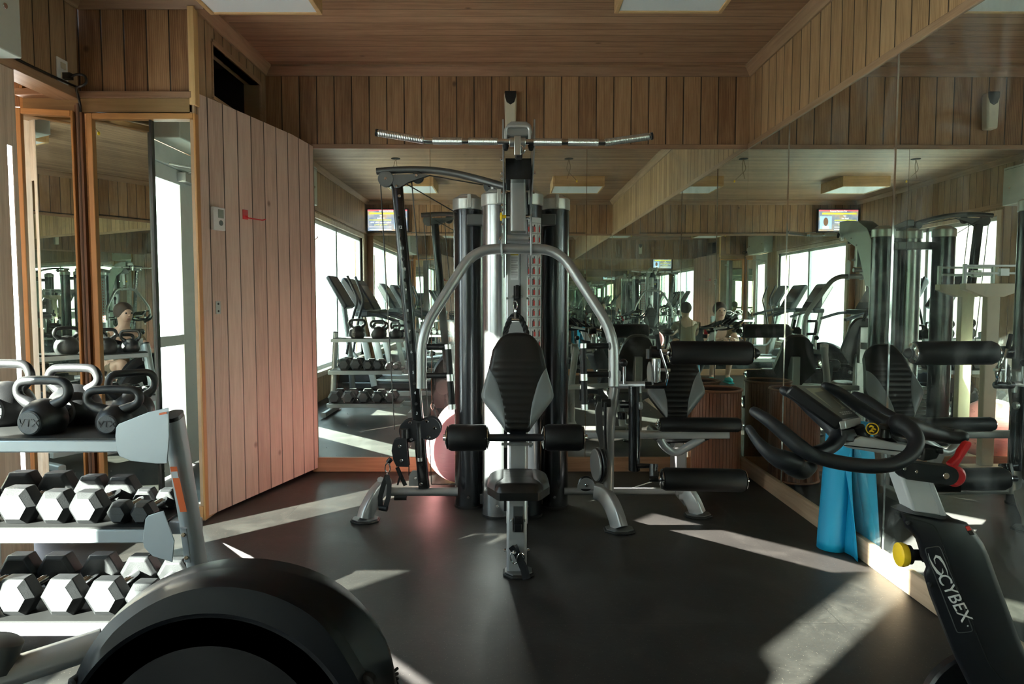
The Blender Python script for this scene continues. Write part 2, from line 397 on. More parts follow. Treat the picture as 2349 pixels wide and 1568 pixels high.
# side wall beside the closet with the vent opening
v0 = W(504, 200, 4.0); 
def yat(px, X): return X*F/(px-1168)
vy0, vy1 = yat(503, XS), yat(607, XS)
vz = (W(503, 108, vy0).z, W(503, 232, vy0).z, W(607, 190, vy1).z, W(607, 283, vy1).z)
vt, vb = (vz[0]+vz[2])/2, (vz[1]+vz[3])/2
m = MB()
m.bb(XS-.025, XS, YF, vy0, 0, HC); m.bb(XS-.1, XS, vy1, D, 0, HC); m.bb(XS-.06, XS, vy0, vy1, vt, HC); m.bb(XS-.06, XS, vy0, vy1, 0, vb)
struct(m.build('wall_left_inner', M_wL, ang=0))
m = MB(); X3 = XS-.45
m.bb(X3-.02, X3, vy0-.1, vy1+.1, vb-.15, vt+.15); m.bb(X3, XS-.1, vy0-.1, vy1+.1, vt+.13, vt+.15); m.bb(X3, XS-.1, vy0-.1, vy1+.1, vb-.15, vb-.13); m.bb(X3, XS-.1, vy0-.1, vy0-.08, vb-.13, vt+.13); m.bb(X3, XS-.1, vy1+.08, vy1+.1, vb-.13, vt+.13)
struct(m.build('wall_duct', M_void, ang=0))
m = MB(); m.bb(XL-.77, XL-.75, 3.0, YF+.16, 0, HC); m.bb(XL-.75, XL-.12, 3.0, 3.02, 2.2, HC); m.bb(XL-.75, XL-.12, 3.0, YF+.16, 2.62, 2.66); struct(m.build('wall_recess_side', M_wL, ang=0))
m = MB()
for a in ((vy0-.012, vy0, vb-.012, vt+.012), (vy1, vy1+.03, vb-.02, vt+.02), (vy0, vy1, vt, vt+.03), (vy0, vy1, vb-.02, vb)): m.bb(XS-.09, XS+.008, *a)
struct(m.build('trim_1', M_trimY))
# closet front (facing the camera) above and around the leaning mirrors
struct(MB().bb(XL-.1, XS-.025, YF+.02, YF+.1, 2.26, HC).build('wall_front', M_wX, ang=0))
m = MB(); m.bb(-2.545, XS-.02, YF+.30, YF+.36, 0, 2.3); m.bb(-2.545, -2.53, YF+.0, YF+.30, 0, 2.3); struct(m.build('wall_closet', M_oakX, ang=0))
m = MB(); m.bb(XL-.77, XL-.115, 3.0, 3.02, 0, 2.2); struct(m.build('wall_recess_front', M_pine, ang=0))
m = MB(); m.bb(XL, XS-.01, YF-.012, YF+.04, 2.235, 2.27); m.bb(XL-.29, XL, YF-.06, YF+.04, 2.235, 2.27); struct(m.build('trim_2', M_trimX, bev=.004))
m = MB(); m.bb(XL-.6, XL, YF+.03, YF+.08, 2.2, 2.6); struct(m.build('wall_recess', M_wX, ang=0))
m = MB(); m.bb(XL-.29, XS-.012, YF+.0, YF+.03, 2.165, 2.235); struct(m.build('trim_3', wood('raw_lath', 0, (.17, .10, .035), (.30, .19, .08))))
struct(MB().bb(XS-.02, XS+.012, YF-.01, YF+.04, 2.2, HC-.05).build('trim_4', M_raw, bev=.002))
# crown mouldings (swept profile)
prof = [(0, 0), (.0, -.058), (.012, -.058), (.02, -.046), (.05, -.014), (.058, -.012), (.058, 0)]
def crown(n, a, b, inward, mt):
    a, b, i = Vector(a), Vector(b), Vector(inward); m = MB()
    A = [m.bm.verts.new(a + i*p + Vector((0, 0, q))) for p, q in prof]; B = [m.bm.verts.new(b + i*p + Vector((0, 0, q))) for p, q in prof]
    k = len(prof)
    for j in range(k): m.bm.faces.new((A[j], A[(j+1) % k], B[(j+1) % k], B[j]))
    m.bm.faces.new(A); m.bm.faces.new(B[::-1])
    return struct(m.build('trim_%d' % n, mt))
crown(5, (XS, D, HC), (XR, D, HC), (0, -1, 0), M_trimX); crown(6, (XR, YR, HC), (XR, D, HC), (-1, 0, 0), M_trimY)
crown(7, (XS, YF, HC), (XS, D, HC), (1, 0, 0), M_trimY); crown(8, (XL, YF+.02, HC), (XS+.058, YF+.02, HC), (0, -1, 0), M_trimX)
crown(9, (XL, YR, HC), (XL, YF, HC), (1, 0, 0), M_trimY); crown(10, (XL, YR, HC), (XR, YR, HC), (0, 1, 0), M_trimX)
# trim rails above the mirrors, baseboards
struct(MB().bb(XS+.3, XR, D-.014, D, MT, MT+.03).build('trim_11', M_trimX, bev=.003))
struct(MB().bb(XR-.014, XR, YR, D-.014, MT, MT+.035).build('trim_12', M_trimY, bev=.003))
struct(MB().bb(XL, XR-.014, YR, YR+.014, MT, MT+.03).build('trim_13', M_trimX, bev=.003))
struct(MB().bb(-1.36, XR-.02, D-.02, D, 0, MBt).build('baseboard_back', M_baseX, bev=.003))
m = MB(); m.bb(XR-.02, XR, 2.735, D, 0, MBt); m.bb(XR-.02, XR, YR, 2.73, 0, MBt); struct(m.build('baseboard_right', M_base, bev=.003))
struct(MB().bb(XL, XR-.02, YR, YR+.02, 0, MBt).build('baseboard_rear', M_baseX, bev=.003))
# left outside wall: header, pier, post
m = MB(); m.bb(XL-.12, XL, YR, YF, 2.27, HC); struct(m.build('wall_left', M_wL, ang=0))
struct(MB().bb(XL-.12, XL+.012, YR, YF, 2.225, 2.27).build('trim_14', M_trimY, bev=.003))
m = MB(); m.bb(XL-.12, XL, YR, -1.12, 0, 2.225); m.bb(XL-.12, XL, 1.68, 2.28, 0, 2.225); m.bb(XL-.12, XL, -1.12, 1.68, 0, .36); m.bb(XL-.12, XL, -1.12, 1.68, 2.14, 2.225)
struct(m.build('wall_left_pier', M_wL, ang=0))
# pine post with a bright slit, between the glass door and the closet
zA, zB = .39, 1.88
m = MB(); m.bb(XL-.11, XL, 2.96, 3.104, 0, 2.225); struct(m.build('trim_15', M_pine, bev=.002))
m = MB(); m.bb(XL-.006, XL, 3.138, 3.165, 0, 2.225); m.bb(XL-.006, XL, 3.104, 3.138, zB, 2.225); m.bb(XL-.006, XL, 3.104, 3.138, 0, zA)
struct(m.build('trim_16', M_pine, bev=.002))
# window
WY0, WY1, WZ0, WZ1 = -1.12, 1.68, .36, 2.14
m = MB()
for a in ((WY0, WY0+.05, WZ0, WZ1), (WY1-.05, WY1, WZ0, WZ1), (WY0, WY1, WZ0, WZ0+.05), (WY0, WY1, WZ1-.05, WZ1), (.30, .37, WZ0, WZ1)): m.bb(XL-.09, XL-.03, *a)
fr = struct(m.build('window_1', M_alwin, bev=.003))
for a, b in ((WY0+.05, .30), (.37, WY1-.05)):
    struct(MB().bb(XL-.065, XL-.059, a, b, WZ0+.05, WZ1-.05).build('pane', M_glass, fr, ang=0))
m = MB()
for a in ((WY0-.07, WY0, WZ0-.07, WZ1+.06), (WY1, WY1+.07, WZ0-.07, WZ1+.06), (WY0, WY1, WZ1, WZ1+.06), (WY0, WY1, WZ0-.07, WZ0)): m.bb(XL-.03, XL+.015, *a)
m.bb(XL-.03, XL+.06, WY0-.07, WY1+.07, WZ0-.02, WZ0+.005)
struct(m.build('trim_17', M_pine, bev=.003))
# glass exit door
DY0, DY1 = 2.30, 2.955
m = MB(); m.bb(XL-.10, XL-.0, DY0-.02, DY0+.03, 0, 2.2); m.bb(XL-.10, XL-.0, DY1-.015, DY1+.006, 0, 2.2); m.bb(XL-.10, XL, DY0, DY1, 2.08, 2.2)
dr = struct(m.build('door_1', M_alwin, bev=.003))
m = MB()
for a in ((DY0+.03, DY0+.21, .02, 2.08), (DY1-.05, DY1-.015, .02, 2.08), (DY0+.21, DY1-.05, 1.98, 2.08), (DY0+.21, DY1-.05, .02, .22), (DY0+.21, DY1-.05, .88, .95)): m.bb(XL-.075, XL-.03, *a)
dl = struct(m.build('door_leaf', M_alwin, dr, bev=.003))
m = MB(); m.bb(XL-.055, XL-.05, DY0+.21, DY1-.05, .22, .88); m.bb(XL-.055, XL-.05, DY0+.21, DY1-.05, .95, 1.98); struct(m.build('pane', M_glass, dr, ang=0))
m = MB(); m.box((XL+.0, DY0+.16, 2.03), (.06, .18, .06)); m.tube([(XL+.02, DY0+.2, 2.06), (XL+.16, DY0+.32, 2.07), (XL-.02, DY0+.42, 2.09)], .008, 8); struct(m.build('door_closer', M_silver, dr, bev=.003))
# diagonal plank panel leaning across the corner
pa, pb = Vector((-1.645, 3.66, 0)), Vector((-1.325, 4.685, 0)); L = (pb-pa).length; ang = math.atan2(pb.y-pa.y, pb.x-pa.x)
m = MB(); m.prism([(0, 0, .012), (L, 0, .03), (L, 0, 2.225), (L*.78, 0, 2.25), (0, 0, 2.275)], (0, .035, 0))
pn = m.build('wall_diagonal', M_panel, ang=0); pn.location = pa; pn.rotation_euler = (0, 0, ang); struct(pn)
m = MB(); m.prism([(-.014, -.004, .0), (0, -.004, .0), (0, -.004, 2.27), (-.014, -.004, 2.29)], (0, .045, 0)); m.prism([(L-.012, -.012, .03), (L+.01, -.012, .03), (L, -.004, .78), (L-.02, -.004, .72)], (0, .012, 0))
o = m.build('edge_strip', M_raw, pn); struct(o)
PX, PZ = Vector((math.cos(ang), math.sin(ang), 0)), Vector((0, 0, 1)); PN = PZ.cross(PX)*-1   # panel normal towards the room
if PN.dot(Vector((1, -1, 0))) < 0: PN = -PN
def onpanel(px, py):
    # intersect view ray with the panel plane
    d = W(px, py, 1.0) - Vector((0, 0, H_CAM)); o0 = Vector((0, 0, H_CAM)); k = (pa-o0).dot(PN)/d.dot(PN); return o0 + d*k
# ------------------------------------------------------------------ mirrors
def mirror(name_lbl, x0, x1, y0, y1, z0=MBt, z1=MT):
    o = MB().bb(x0, x1, y0, y1, z0, z1).build('wall_mirror', M_mirror, ang=0)
    return tag(o, name_lbl, 'mirror', 'tall mirror panels covering the walls')
g = .0015
xa, xb = W(989, 700, D).x, W(1344, 700, D).x
mirror('leftmost mirror panel of the back wall, next to the diagonal plank panel', -1.34, xa-g, D-.006, D)
mirror('middle mirror panel of the back wall, behind the black towers', xa+g, xb-g, D-.006, D)
mirror('rightmost mirror panel of the back wall, reaching the corner with the wooden bin', xb+g, XR-.006, D-.006, D)
ya, yb = yat(1804, XR), yat(2046, XR)
mirror('narrow mirror panel of the right wall nearest the far corner', XR-.006, XR, ya+g, D-.007)
mirror('second mirror panel of the right wall, just behind the blue mat', XR-.006, XR, yb+g, ya-g)
mirror('large near mirror panel of the right wall, behind the exercise bike', XR-.006, XR, 1.5+g, yb-g)
mirror('mirror panel on the right wall beyond the bike, seen only as a reflection', XR-.006, XR, .2, 1.5-g)
mirror('mirror panel on the right wall behind the photographer, seen only as a reflection', XR-.006, XR, YR+.006, .2-g)
for i, (a, b) in enumerate(((XL+.1, -.95), (-.95, .35), (.35, XR-.008))):
    mirror(('left', 'middle', 'right')[i] + ' mirror panel of the rear wall, seen in the back mirror', a+g, b-g, YR, YR+.006)
# thin silver edge beads on the right wall seams
for y, lbl in ((yb, 'bright metal seam strip between the two nearest right wall mirrors'), (ya, 'thin seam strip between the two farther right wall mirrors')):
    tag(MB().bb(XR-.010, XR-.006, y-.004 if y == yb else y-.001, y+.004 if y == yb else y+.001, MBt, MT).build('seam_strip', M_chrome, ang=0), lbl, 'strip', 'seam strips')
FOLD = 29
# leaning framed mirrors in the closet front
def framed(x0, x1, zt, yaw, yc, panes, lbl):
    w = x1-x0; r = thing('framed_mirror', ((x0+x1)/2, yc, 0), lbl, 'mirror', 'oak framed closet mirrors')
    r.rotation_euler = (0, 0, yaw)
    def p(o): o.parent = r; return o
    for a, b in ((-w/2, -w/2+.03), (w/2-.012, w/2)): p(MB().bb(a, b, -.02, .02, .01, zt).build('frame', M_oak, bev=.003))
    for a, b in ((zt-.03, zt), (.01, .08)): p(MB().bb(-w/2+.03, w/2-.012, -.02, .02, a, b).build('frame_rail', M_oakX, bev=.003))
    for a, b, ty in panes:
        a, b = a-(x0+x1)/2, b-(x0+x1)/2; L_ = (b-a)/math.cos(ty)
        o = p(MB().bb(0, L_, 0, .006, .08, zt-.0).build('glass', M_mirror, ang=0)); o.location = (a, .012, 0); o.rotation_euler = (0, 0, ty)
        if ty: p(MB().bb(b-.004, b+.006, -.004, (b-a)*math.tan(ty)+.03, .08, zt-.002).build('return', M_cable, ang=0))
    return r
x0, x1 = W(218, 700, YF).x, W(463, 700, YF).x; xm = W(357, 700, YF).x
framed(x0, x1, 2.155, 0.0, YF, [(x0+.03, xm, math.radians(FOLD)), (xm, x1-.012, 0)], 'oak framed mirror next to the plank panel, showing the glass door')
framed(-2.525, -2.255, 2.165, math.radians(12), YF-.04, [(-2.495, -2.267, math.radians(FOLD-11))], 'oak framed mirror left of the dark upright, beside the pine post')
m = MB(); m.tube([(XL+.012, YF-.03, 2.2), (XL+.012, YF-.035, 1.2), (XL+.012, YF-.035, .2), (XL+.02, YF-.05, .01)], .008, 8)
tag(m.build('corner_pipe', plain('brown_cable', (.12, .07, .05), .5)), 'brown cable running down between the two framed mirrors', 'cable')
m = MB(); m.bb(XL-.02, XL+.016, YF-.005, YF+.02, .0, 2.2); tag(struct(m.build('trim_18', wood('dark_stile', 2, (.10, .04, .015), (.20, .09, .035)))), None)
# ------------------------------------------------------------------ outdoors
gm = plain('pale_paving', (.62, .60, .55), .8, var=.12)
struct(MB().bb(-24, XL-.12, -12, 16, -.12, -.06).build('outdoor_paving', gm, ang=0))
pw = thing('sun_blocking_pier', (-3.6, -1.1, -.06), 'broad pale masonry pier added outside the long window to block sun', 'pier')  # added pier, sized to keep direct sun off the middle of the floor
MB().bb(-3.72, -3.5, -1.95, -.19, -.06, 3.3).build('masonry', plain('pier_render', (.72, .69, .58), .8, var=.06), pw, bev=.01)
MB().bb(-3.75, -3.47, -1.98, -.16, 3.3, 3.38).build('coping', M_white, pw, bev=.01)
hw = thing('garden_wall', (-9, 2, -.06), 'low pale garden wall outside the windows', 'wall')
MB().bb(-9.1, -8.9, -8, 12, -.06, .9).build('masonry', plain('pale_render', (.7, .68, .62), .8, var=.08), hw, bev=.02)
MB().bb(-9.14, -8.86, -8, 12, .9, .96).build('coping', M_white, hw, bev=.01)
def leaf_mat():
    s = NT('shrub_leaf'); vec, o = s.obj(); f = s.noise(vec, 8, 3)
    s.set(s.b.inputs['Base Color'], s.ramp(f, [(.3, (.05, .12, .02)), (.7, (.22, .38, .06))])); s.b.inputs['Roughness'].default_value = .5; return s.m
M_leaf = leaf_mat(); M_bark = plain('bark', (.16, .11, .07), .8, bump=.5, bscale=40)
for i, (x, y, r_) in enumerate(((-7.6, 4.6, .55), (-7.9, 6.4, .65), (-7.4, 8.0, .5), (-8.0, 1.0, .45), (-8.0, -2.4, .6))):
    sh = thing('shrub', (x, y, -.06), ['leafy green shrub outside the glass door, nearest the room', 'taller green shrub beyond the glass door', 'small green shrub farthest along the garden wall', 'small round shrub outside the long window', 'broad shrub outside the window near the treadmills'][i], 'shrub', 'garden shrubs')
    m = MB(); rs = random.Random(i)
    for k in range(420):
        v = Vector((rs.gauss(0, 1), rs.gauss(0, 1), rs.gauss(0, 1))).normalized()*r_*(.55+.45*rs.random()); c = Vector((x, y, .15+r_)) + v
        a = Vector((rs.gauss(0, 1), rs.gauss(0, 1), rs.gauss(0, 1))).normalized(); b = a.orthogonal().normalized(); q = .07
        m.bm.faces.new([m.bm.verts.new(c + a*q), m.bm.verts.new(c + b*q*.5), m.bm.verts.new(c - a*q), m.bm.verts.new(c - b*q*.5)])
    m.build('foliage', M_leaf, sh, ang=0)
    m = MB(); m.tube([(x, y, -.06), (x+.03, y, r_)], .03, 8); m.build('stem', M_bark, sh)
# ------------------------------------------------------------------ ceiling lights
def ceil_light(x0, x1, y0, y1, lbl):
    r = thing('ceiling_light', ((x0+x1)/2, (y0+y1)/2, HC), lbl, 'ceiling light', 'wood framed ceiling lights'); zb = HC-.13; t = .022
    m = MB(); m.bb(x0, x0+t, y0, y1, zb, HC); m.bb(x1-t, x1, y0, y1, zb, HC); m.bb(x0+t, x1-t, y0, y0+t, zb, HC); m.bb(x0+t, x1-t, y1-t, y1, zb, HC)
    m.build('frame', wood('light_box_pine', 0, (.42, .25, .11), (.62, .40, .2)), r, bev=.003)
    MB().bb(x0+t, x1-t, y0+t, y1-t, zb+.006, zb+.012).build('diffuser', M_diff, r, ang=0); return r
def plane_x(px, py, z): p = FL(px, py, z); return p
zb = HC-.13
a, b = FL(1410, 28, zb), FL(1655, 32, zb)
ceil_light(a.x, b.x+.0, b.y-.62, b.y, 'ceiling light over the right half of the gym, near the right mirror wall')
a2, b2 = FL(490, 32, zb), FL(740, 35, zb)
ceil_light(a2.x-.02, b2.x, b2.y-.62, b2.y, 'ceiling light over the left half of the gym, near the closet')
ceil_light(.55, 1.2, .1, .72, 'ceiling light on the right behind the camera, seen in the back mirror')
ceil_light(-1.55, -.95, .1, .72, 'ceiling light on the left behind the camera, seen in the back mirror')
for x, lbl in ((.66, 'loose wires hanging from the ceiling on the right, seen in the mirrors'), (-1.25, 'loose wires hanging from the ceiling on the left, seen in the back mirror')):
    r = thing('loose_wire', (x, 1.75, HC), lbl, 'wire', 'loose ceiling wires')
    m = MB(); m.disc((x, 1.75, HC-.002), (0, 0, 1), .05, .004); m.build('ceiling_hole', M_void, r)
    m = MB(); m.tube([(x, 1.75, HC), (x-.03, 1.76, HC-.12), (x+.05, 1.75, HC-.2), (x+.09, 1.74, HC-.24)], .003, 6, .03); m.tube([(x, 1.75, HC), (x+.02, 1.77, HC-.1), (x-.02, 1.75, HC-.22)], .003, 6, .03); m.build('cable', plain('brown_wire', (.2, .12, .06), .6), r)
    m = MB(); m.lathe([(0, 0), (.008, .003), (.010, .02), (.004, .03)], (x+.09, 1.74, HC-.26)); m.build('wire_nut', M_yellow, r)
# ------------------------------------------------------------------ fixtures on the walls
r = thing('air_freshener', W(1170, 245, D), 'beige air freshener with a black top high on the back wall', 'dispenser')
c = W(1171, 0, D).x
m = MB(); m.prism([(c-.036, D-.001, 2.335), (c+.036, D-.001, 2.335), (c+.042, D-.001, 2.55), (c+.038, D-.001, 2.575), (c-.038, D-.001, 2.575), (c-.042, D-.001, 2.55)], (0, -.065, 0)); m.build('housing', M_beige, r, bev=.012)
m = MB(); m.prism([(c-.038, D-.058, 2.578), (c+.038, D-.058, 2.578), (c+.037, D-.058, 2.54), (c+.026, D-.058, 2.505), (c, D-.058, 2.488), (c-.026, D-.058, 2.505), (c-.037, D-.058, 2.54)], (0, -.011, 0)); m.build('black_cap', M_black, r, bev=.003)
# pale unit on the left wall header
r = thing('wall_heater', (XL, 2.5, 2.2), 'pale green boxy air unit on the left wall above the glass door', 'air unit')
m = MB(); m.bb(XL+.001, XL+.19, 2.0, 2.95, 2.20, 2.60); m.build('casing', M_pale, r, bev=.006)
m = MB(); m.disc((XL+.192, 2.86, 2.38), (1, 0, 0), .012, .006); m.disc((XL+.192, 2.1, 2.38), (1, 0, 0), .012, .006); m.build('screw', M_chrome, r)
m = MB(); m.bb(XL+.19, XL+.193, 2.02, 2.93, 2.575, 2.578); m.build('seam', M_grayd, r)
oy = 3.5
r = thing('power_outlet', (XL, oy, 2.33), 'white wall outlet high on the left wall with a black plug', 'outlet')
MB().bb(XL, XL+.008, oy-.04, oy+.04, 2.27, 2.39).build('cover_plate', M_white, r, bev=.002)
m = MB(); m.box((XL+.01, oy, 2.355), (.006, .035, .03)); m.box((XL+.01, oy, 2.305), (.006, .035, .03)); m.build('socket', M_beige, r, bev=.001)
m = MB(); m.box((XL+.03, oy, 2.305), (.04, .03, .03)); p0 = Vector((XL+.05, oy, 2.305))
m.tube([p0, p0+Vector((.03, -.0, .012)), p0+Vector((.07, 0, .005)), p0+Vector((.075, 0, -.035)), p0+Vector((.04, 0, -.05)), p0+Vector((.0, .03, -.045)), (XL+.02, YF-.02, 2.2), (XL+.02, YF-.02, 2.16)], .006, 8, .03)
tag(m.build('power_plug', M_cable), 'black plug with a looped cord at the high outlet', 'plug')
m = MB(); m.tube([(XL+.02, 2.96, 2.285), (XL+.018, 3.2, 2.272), (XL+.018, 3.45, 2.276), (XL+.02, YF-.04, 2.28)], .006, 8, .05)
tag(m.build('trim_cable', M_cable), 'black cable lying along the header trim by the pale air unit', 'cable')
# thermostat, hook, latch on the plank panel
def boxon(m, c, w, h, t): m.box(c + PN*t/2, (w, t, h), frame_mat(Vector((0, 0, 0)), PX, PN.cross(PX) if False else PN)); return m
def panel_frame(c): return frame_mat(c, PX, PZ)
def pbox(m, c, w, h, t, off=0): 
    m.box(c + PN*(t/2+off), (w, t, h), Matrix((( PX.x, PN.x, 0, 0), (PX.y, PN.y, 0, 0), (0, 0, 1, 0), (0, 0, 0, 1)))); return m
c = onpanel(496, 502); r = thing('thermostat', c, 'white thermostat on the left edge of the plank panel', 'thermostat')
pbox(MB(), c, .088, .125, .024).build('casing', M_white, r, bev=.004); pbox(MB(), c+PX*.008+PZ*.028, .042, .046, .002, .024).build('display', plain('lcd', (.2, .23, .19), .2), r)
m = MB(); m.disc(c+PX*.008-PZ*.022+PN*.025, PN, .015, .004); m.build('dial_button', M_grayd, r)
c = onpanel(562, 492); r = thing('wall_hook', c, 'small red metal hook on the plank panel', 'hook')
pbox(MB(), c, .045, .055, .004).build('plate', M_red, r, bev=.001)
m = MB(); m.tube([c+PN*.004-PZ*.01, c+PN*.02-PZ*.02, c+PN*.03+PX*.12-PZ*.02, c+PN*.035+PX*.14-PZ*.012], .004, 8, .01); m.build('arm', M_red, r)
c = onpanel(500, 705); r = thing('latch_plate', c, 'small steel strike plate low on the plank panel under the thermostat', 'latch plate')
pbox(MB(), c, .035, .07, .003).build('plate', M_gray, r); m = MB(); m.disc(c+PZ*.02+PN*.004, PN, .006, .003); m.disc(c-PZ*.02+PN*.004, PN, .006, .003); m.build('screw', M_black, r)
r = thing('power_outlet', (1.21, D-.006, .27), 'beige outlet low on the back wall near the wooden bin', 'outlet')
MB().bb(1.175, 1.245, D-.016, D-.006, .212, .328).build('cover_plate', M_beige, r, bev=.002)
m = MB(); m.bb(1.194, 1.226, D-.019, D-.015, .28, .31); m.bb(1.194, 1.226, D-.019, D-.015, .23, .26); m.build('socket', M_grayd, r, bev=.001)
# ------------------------------------------------------------------ the multi gym
G = thing('multi_gym', (.02, 3.6, 0), 'large grey cable multi gym with four black towers in the middle of the room', 'exercise machine')
R4 = (((1075, 3.90), 'dark'), ((1141, 3.73), 'steel'), ((1209, 3.73), 'dark'), ((1271, 3.90), 'dark'))
towers = []
for (px, Y), k in R4:
    c = W(px, 800, Y); x = c.x; r = .082
    m = MB(); m.lathe([(r, .012), (r, 1.70)], (x, Y, 0), seg=48)
    t = m.build('tower_shroud', M_towers if k == 'steel' else M_tower, G); towers.append((x, Y))
    if k == 'steel': t['label'] = 'bright silver tower shroud'
    m = MB(); m.lathe([(r+.004, 0), (r+.004, .012)], (x, Y, 0), seg=48); m.build('tower_foot', M_rubber, G)
    m = MB(); m.lathe([(r+.001, 1.692), (r+.005, 1.694), (r+.005, 1.752), (r-.004, 1.760), (r-.018, 1.762), (r-.020, 1.770), (r-.030, 1.772), (r-.034, 1.780), (0, 1.784)], (x, Y, 0), seg=48)
    m.box((x+(.008 if px > 1200 else .012), Y-r-.002, 1.735), (.022, .016, .075)); m.build('tower_cap', M_cap, G, bev=.002)
    m = MB(); m.disc((x, Y-r-.001, .07), (0, 1, 0), .008, .006, 16); m.build('bolt', M_chrome, G)
cx = W(1187, 600, 3.3).x
# exercise chart strip on the third tower
x0_, Y0_ = towers[2]
def tpt(a, z, off=.0): return Vector((x0_ + (.082+off)*math.sin(a), Y0_ - (.082+off)*math.cos(a), z))
zt_, zb_ = W(1225, 498, 3.66).z, W(1225, 870, 3.66).z
m = MB(); n = 8
A0, A1 = math.radians(-5), math.radians(62)
def patch(m, a0, a1, z0, z1, off, n=4):
    for i in range(n):
        q0, q1 = a0+(a1-a0)*i/n, a0+(a1-a0)*(i+1)/n
        m.bm.faces.new([m.bm.verts.new(tpt(q0, z0, off)), m.bm.verts.new(tpt(q1, z0, off)), m.bm.verts.new(tpt(q1, z1, off)), m.bm.verts.new(tpt(q0, z1, off))])
patch(m, A0, A1, zb_, zt_, .001, 8)
ch = m.build('exercise_chart', M_labelg, G, ang=0)
m = MB(); m2 = MB(); rs = random.Random(5); mk = MB()
nr = 15; dz = (zt_-.03-zb_)/nr
patch(m, A0+.02, A1-.02, zt_-.028, zt_-.003, .0016, 6)
for i in range(nr):
    z0 = zb_+i*dz
    for (b0, b1) in ((-4, 10), (13, 38), (41, 60)):
        b0, b1 = math.radians(b0), math.radians(b1); patch(m, b0, b1, z0+.003, z0+dz-.003, .0016, 2)
        mid = (b0+b1)/2 + rs.uniform(-.03, .03); w = (b1-b0)*.16
        patch(m2, mid-w, mid+w, z0+.007+rs.uniform(0, .003), z0+dz*.62, .0022, 1); patch(m2, mid-w*.5+rs.uniform(-.04, .04), mid+w*.6, z0+dz*.5, z0+dz*.8, .0022, 1)
        patch(mk, b0+(b1-b0)*.2, b0+(b1-b0)*.34, z0+.006, z0+dz*.7, .0022, 1); patch(mk, mid-w*.5, mid+w*.5, z0+dz*.62, z0+dz*.84, .0025, 1)
m.build('chart_panels', M_labelw, ch, ang=0); m2.build('red_figures', M_labelr, ch, ang=0); mk.build('black_figures', M_labelk, ch, ang=0)
# small instruction plate on the back of the outer right tower
# main upright
YU = 3.40
m = MB(); m.bb(cx-.055, cx+.055, YU, YU+.10, .05, 1.72); up = m.build('upright', M_silver, G, bev=.008)
m = MB(); m.bb(cx-.018, cx+.018, YU-.004, YU+.0, W(0, 720, YU).z, W(0, 655, YU).z); m.build('pulley_slot', M_void, up)
m = MB(); q = W(1180, 683, YU-.02); m.disc((cx, YU-.01, q.z+.03), (1, 0, 0), .035, .02); m.build('pulley', M_black, up)
for s_ in (-1, 1):
    m = MB(); m.disc((cx+s_*.022, YU-.004, W(0, 680, YU).z), (0, 1, 0), .006, .006, 12); m.disc((cx+s_*.05, YU-.004, W(0, 684, YU).z), (0, 1, 0), .006, .008, 12); m.build('bolt', M_chrome, G)
la, lb = W(1171, 580, YU), W(1189, 642, YU)
m = MB(); m.bb(la.x, lb.x, YU-.0015, YU-.0002, lb.z, la.z-.012); lab = m.build('caution_label', M_labelw, up, ang=0)
m = MB(); m.bb(la.x, lb.x, YU-.0015, YU-.0002, la.z-.011, la.z); m.build('label_header', M_labely, lab, ang=0)
text('caution_text', '▲CAUTION'.replace('▲', ''), .0075, M_labelk, lab, frame_mat(Vector(((la.x+lb.x)/2, YU-.002, la.z-.006)), (1, 0, 0), (0, 0, 1)), .0002)
m = MB()
for i in range(20): 
    if i % 7 != 6: m.bb(la.x+.003, lb.x-.003-(.006 if i % 7 == 5 else 0), YU-.002, YU-.0014, la.z-.019-i*.0052, la.z-.0205-i*.0052)
m.build('text_lines', M_labelk, lab, ang=0)
# gooseneck side plates and head
def yz(x, pts): return [(x, y, z) for y, z in pts]
zh = W(0, 285, 2.85).z
plate = [(3.46, 1.30), (3.36, 1.32), (3.26, 1.56), (3.20, 1.66), (3.02, 1.74), (2.92, 1.80), (2.86, 1.83), (2.86, 1.93), (3.0, 1.93), (3.2, 1.90), (3.36, 1.82), (3.47, 1.66)]
for s_ in (-1, 1):
    x = cx + s_*.062; m = MB(); m.prism(yz(x-.004*0, plate), (.006*s_, 0, 0)); m.build('neck_plate', M_gray, G, bev=.001)
m = MB()
for (py, side, Y) in ((365, -1, 3.0), (396, -1, 3.1), (396, 1, 3.1), (408, -1, 3.12), (441, -1, 3.2), (441, 1, 3.2), (470, -1, 3.26), (482, -1, 3.28), (500, -1, 3.3), (515, -1, 3.33)):
    z = W(1187, py, Y).z; m.disc((cx+side*.072, Y, z), (1, 0, 0), .007, .014, 14)
m.build('neck_bolts', M_chrome, G)
m = MB(); hz = W(0, 294, 2.86)
m.prism([(cx-.055, 2.84, hz.z-.022), (cx-.05, 2.84, hz.z+.012), (cx-.03, 2.84, hz.z+.026), (cx+.03, 2.84, hz.z+.026), (cx+.05, 2.84, hz.z+.012), (cx+.055, 2.84, hz.z-.022), (cx+.03, 2.84, hz.z-.034), (cx-.03, 2.84, hz.z-.034)], (0, .14, 0)); m.build('pulley_cover', M_gray, G, bev=.006)
m = MB(); m.cyl((cx, 2.90, hz.z+.026), (cx, 2.90, hz.z+.034), .008, 12); m.build('bolt', M_chrome, G)
m = MB(); m.disc((cx, 2.89, hz.z-.07), (1, 0, 0), .05, .03); m.build('pulley', M_black, G)
m = MB(); m.bb(cx-.056, cx+.056, 3.0, 3.3, 1.71, 1.80); m.build('neck_web', M_blacks, G)
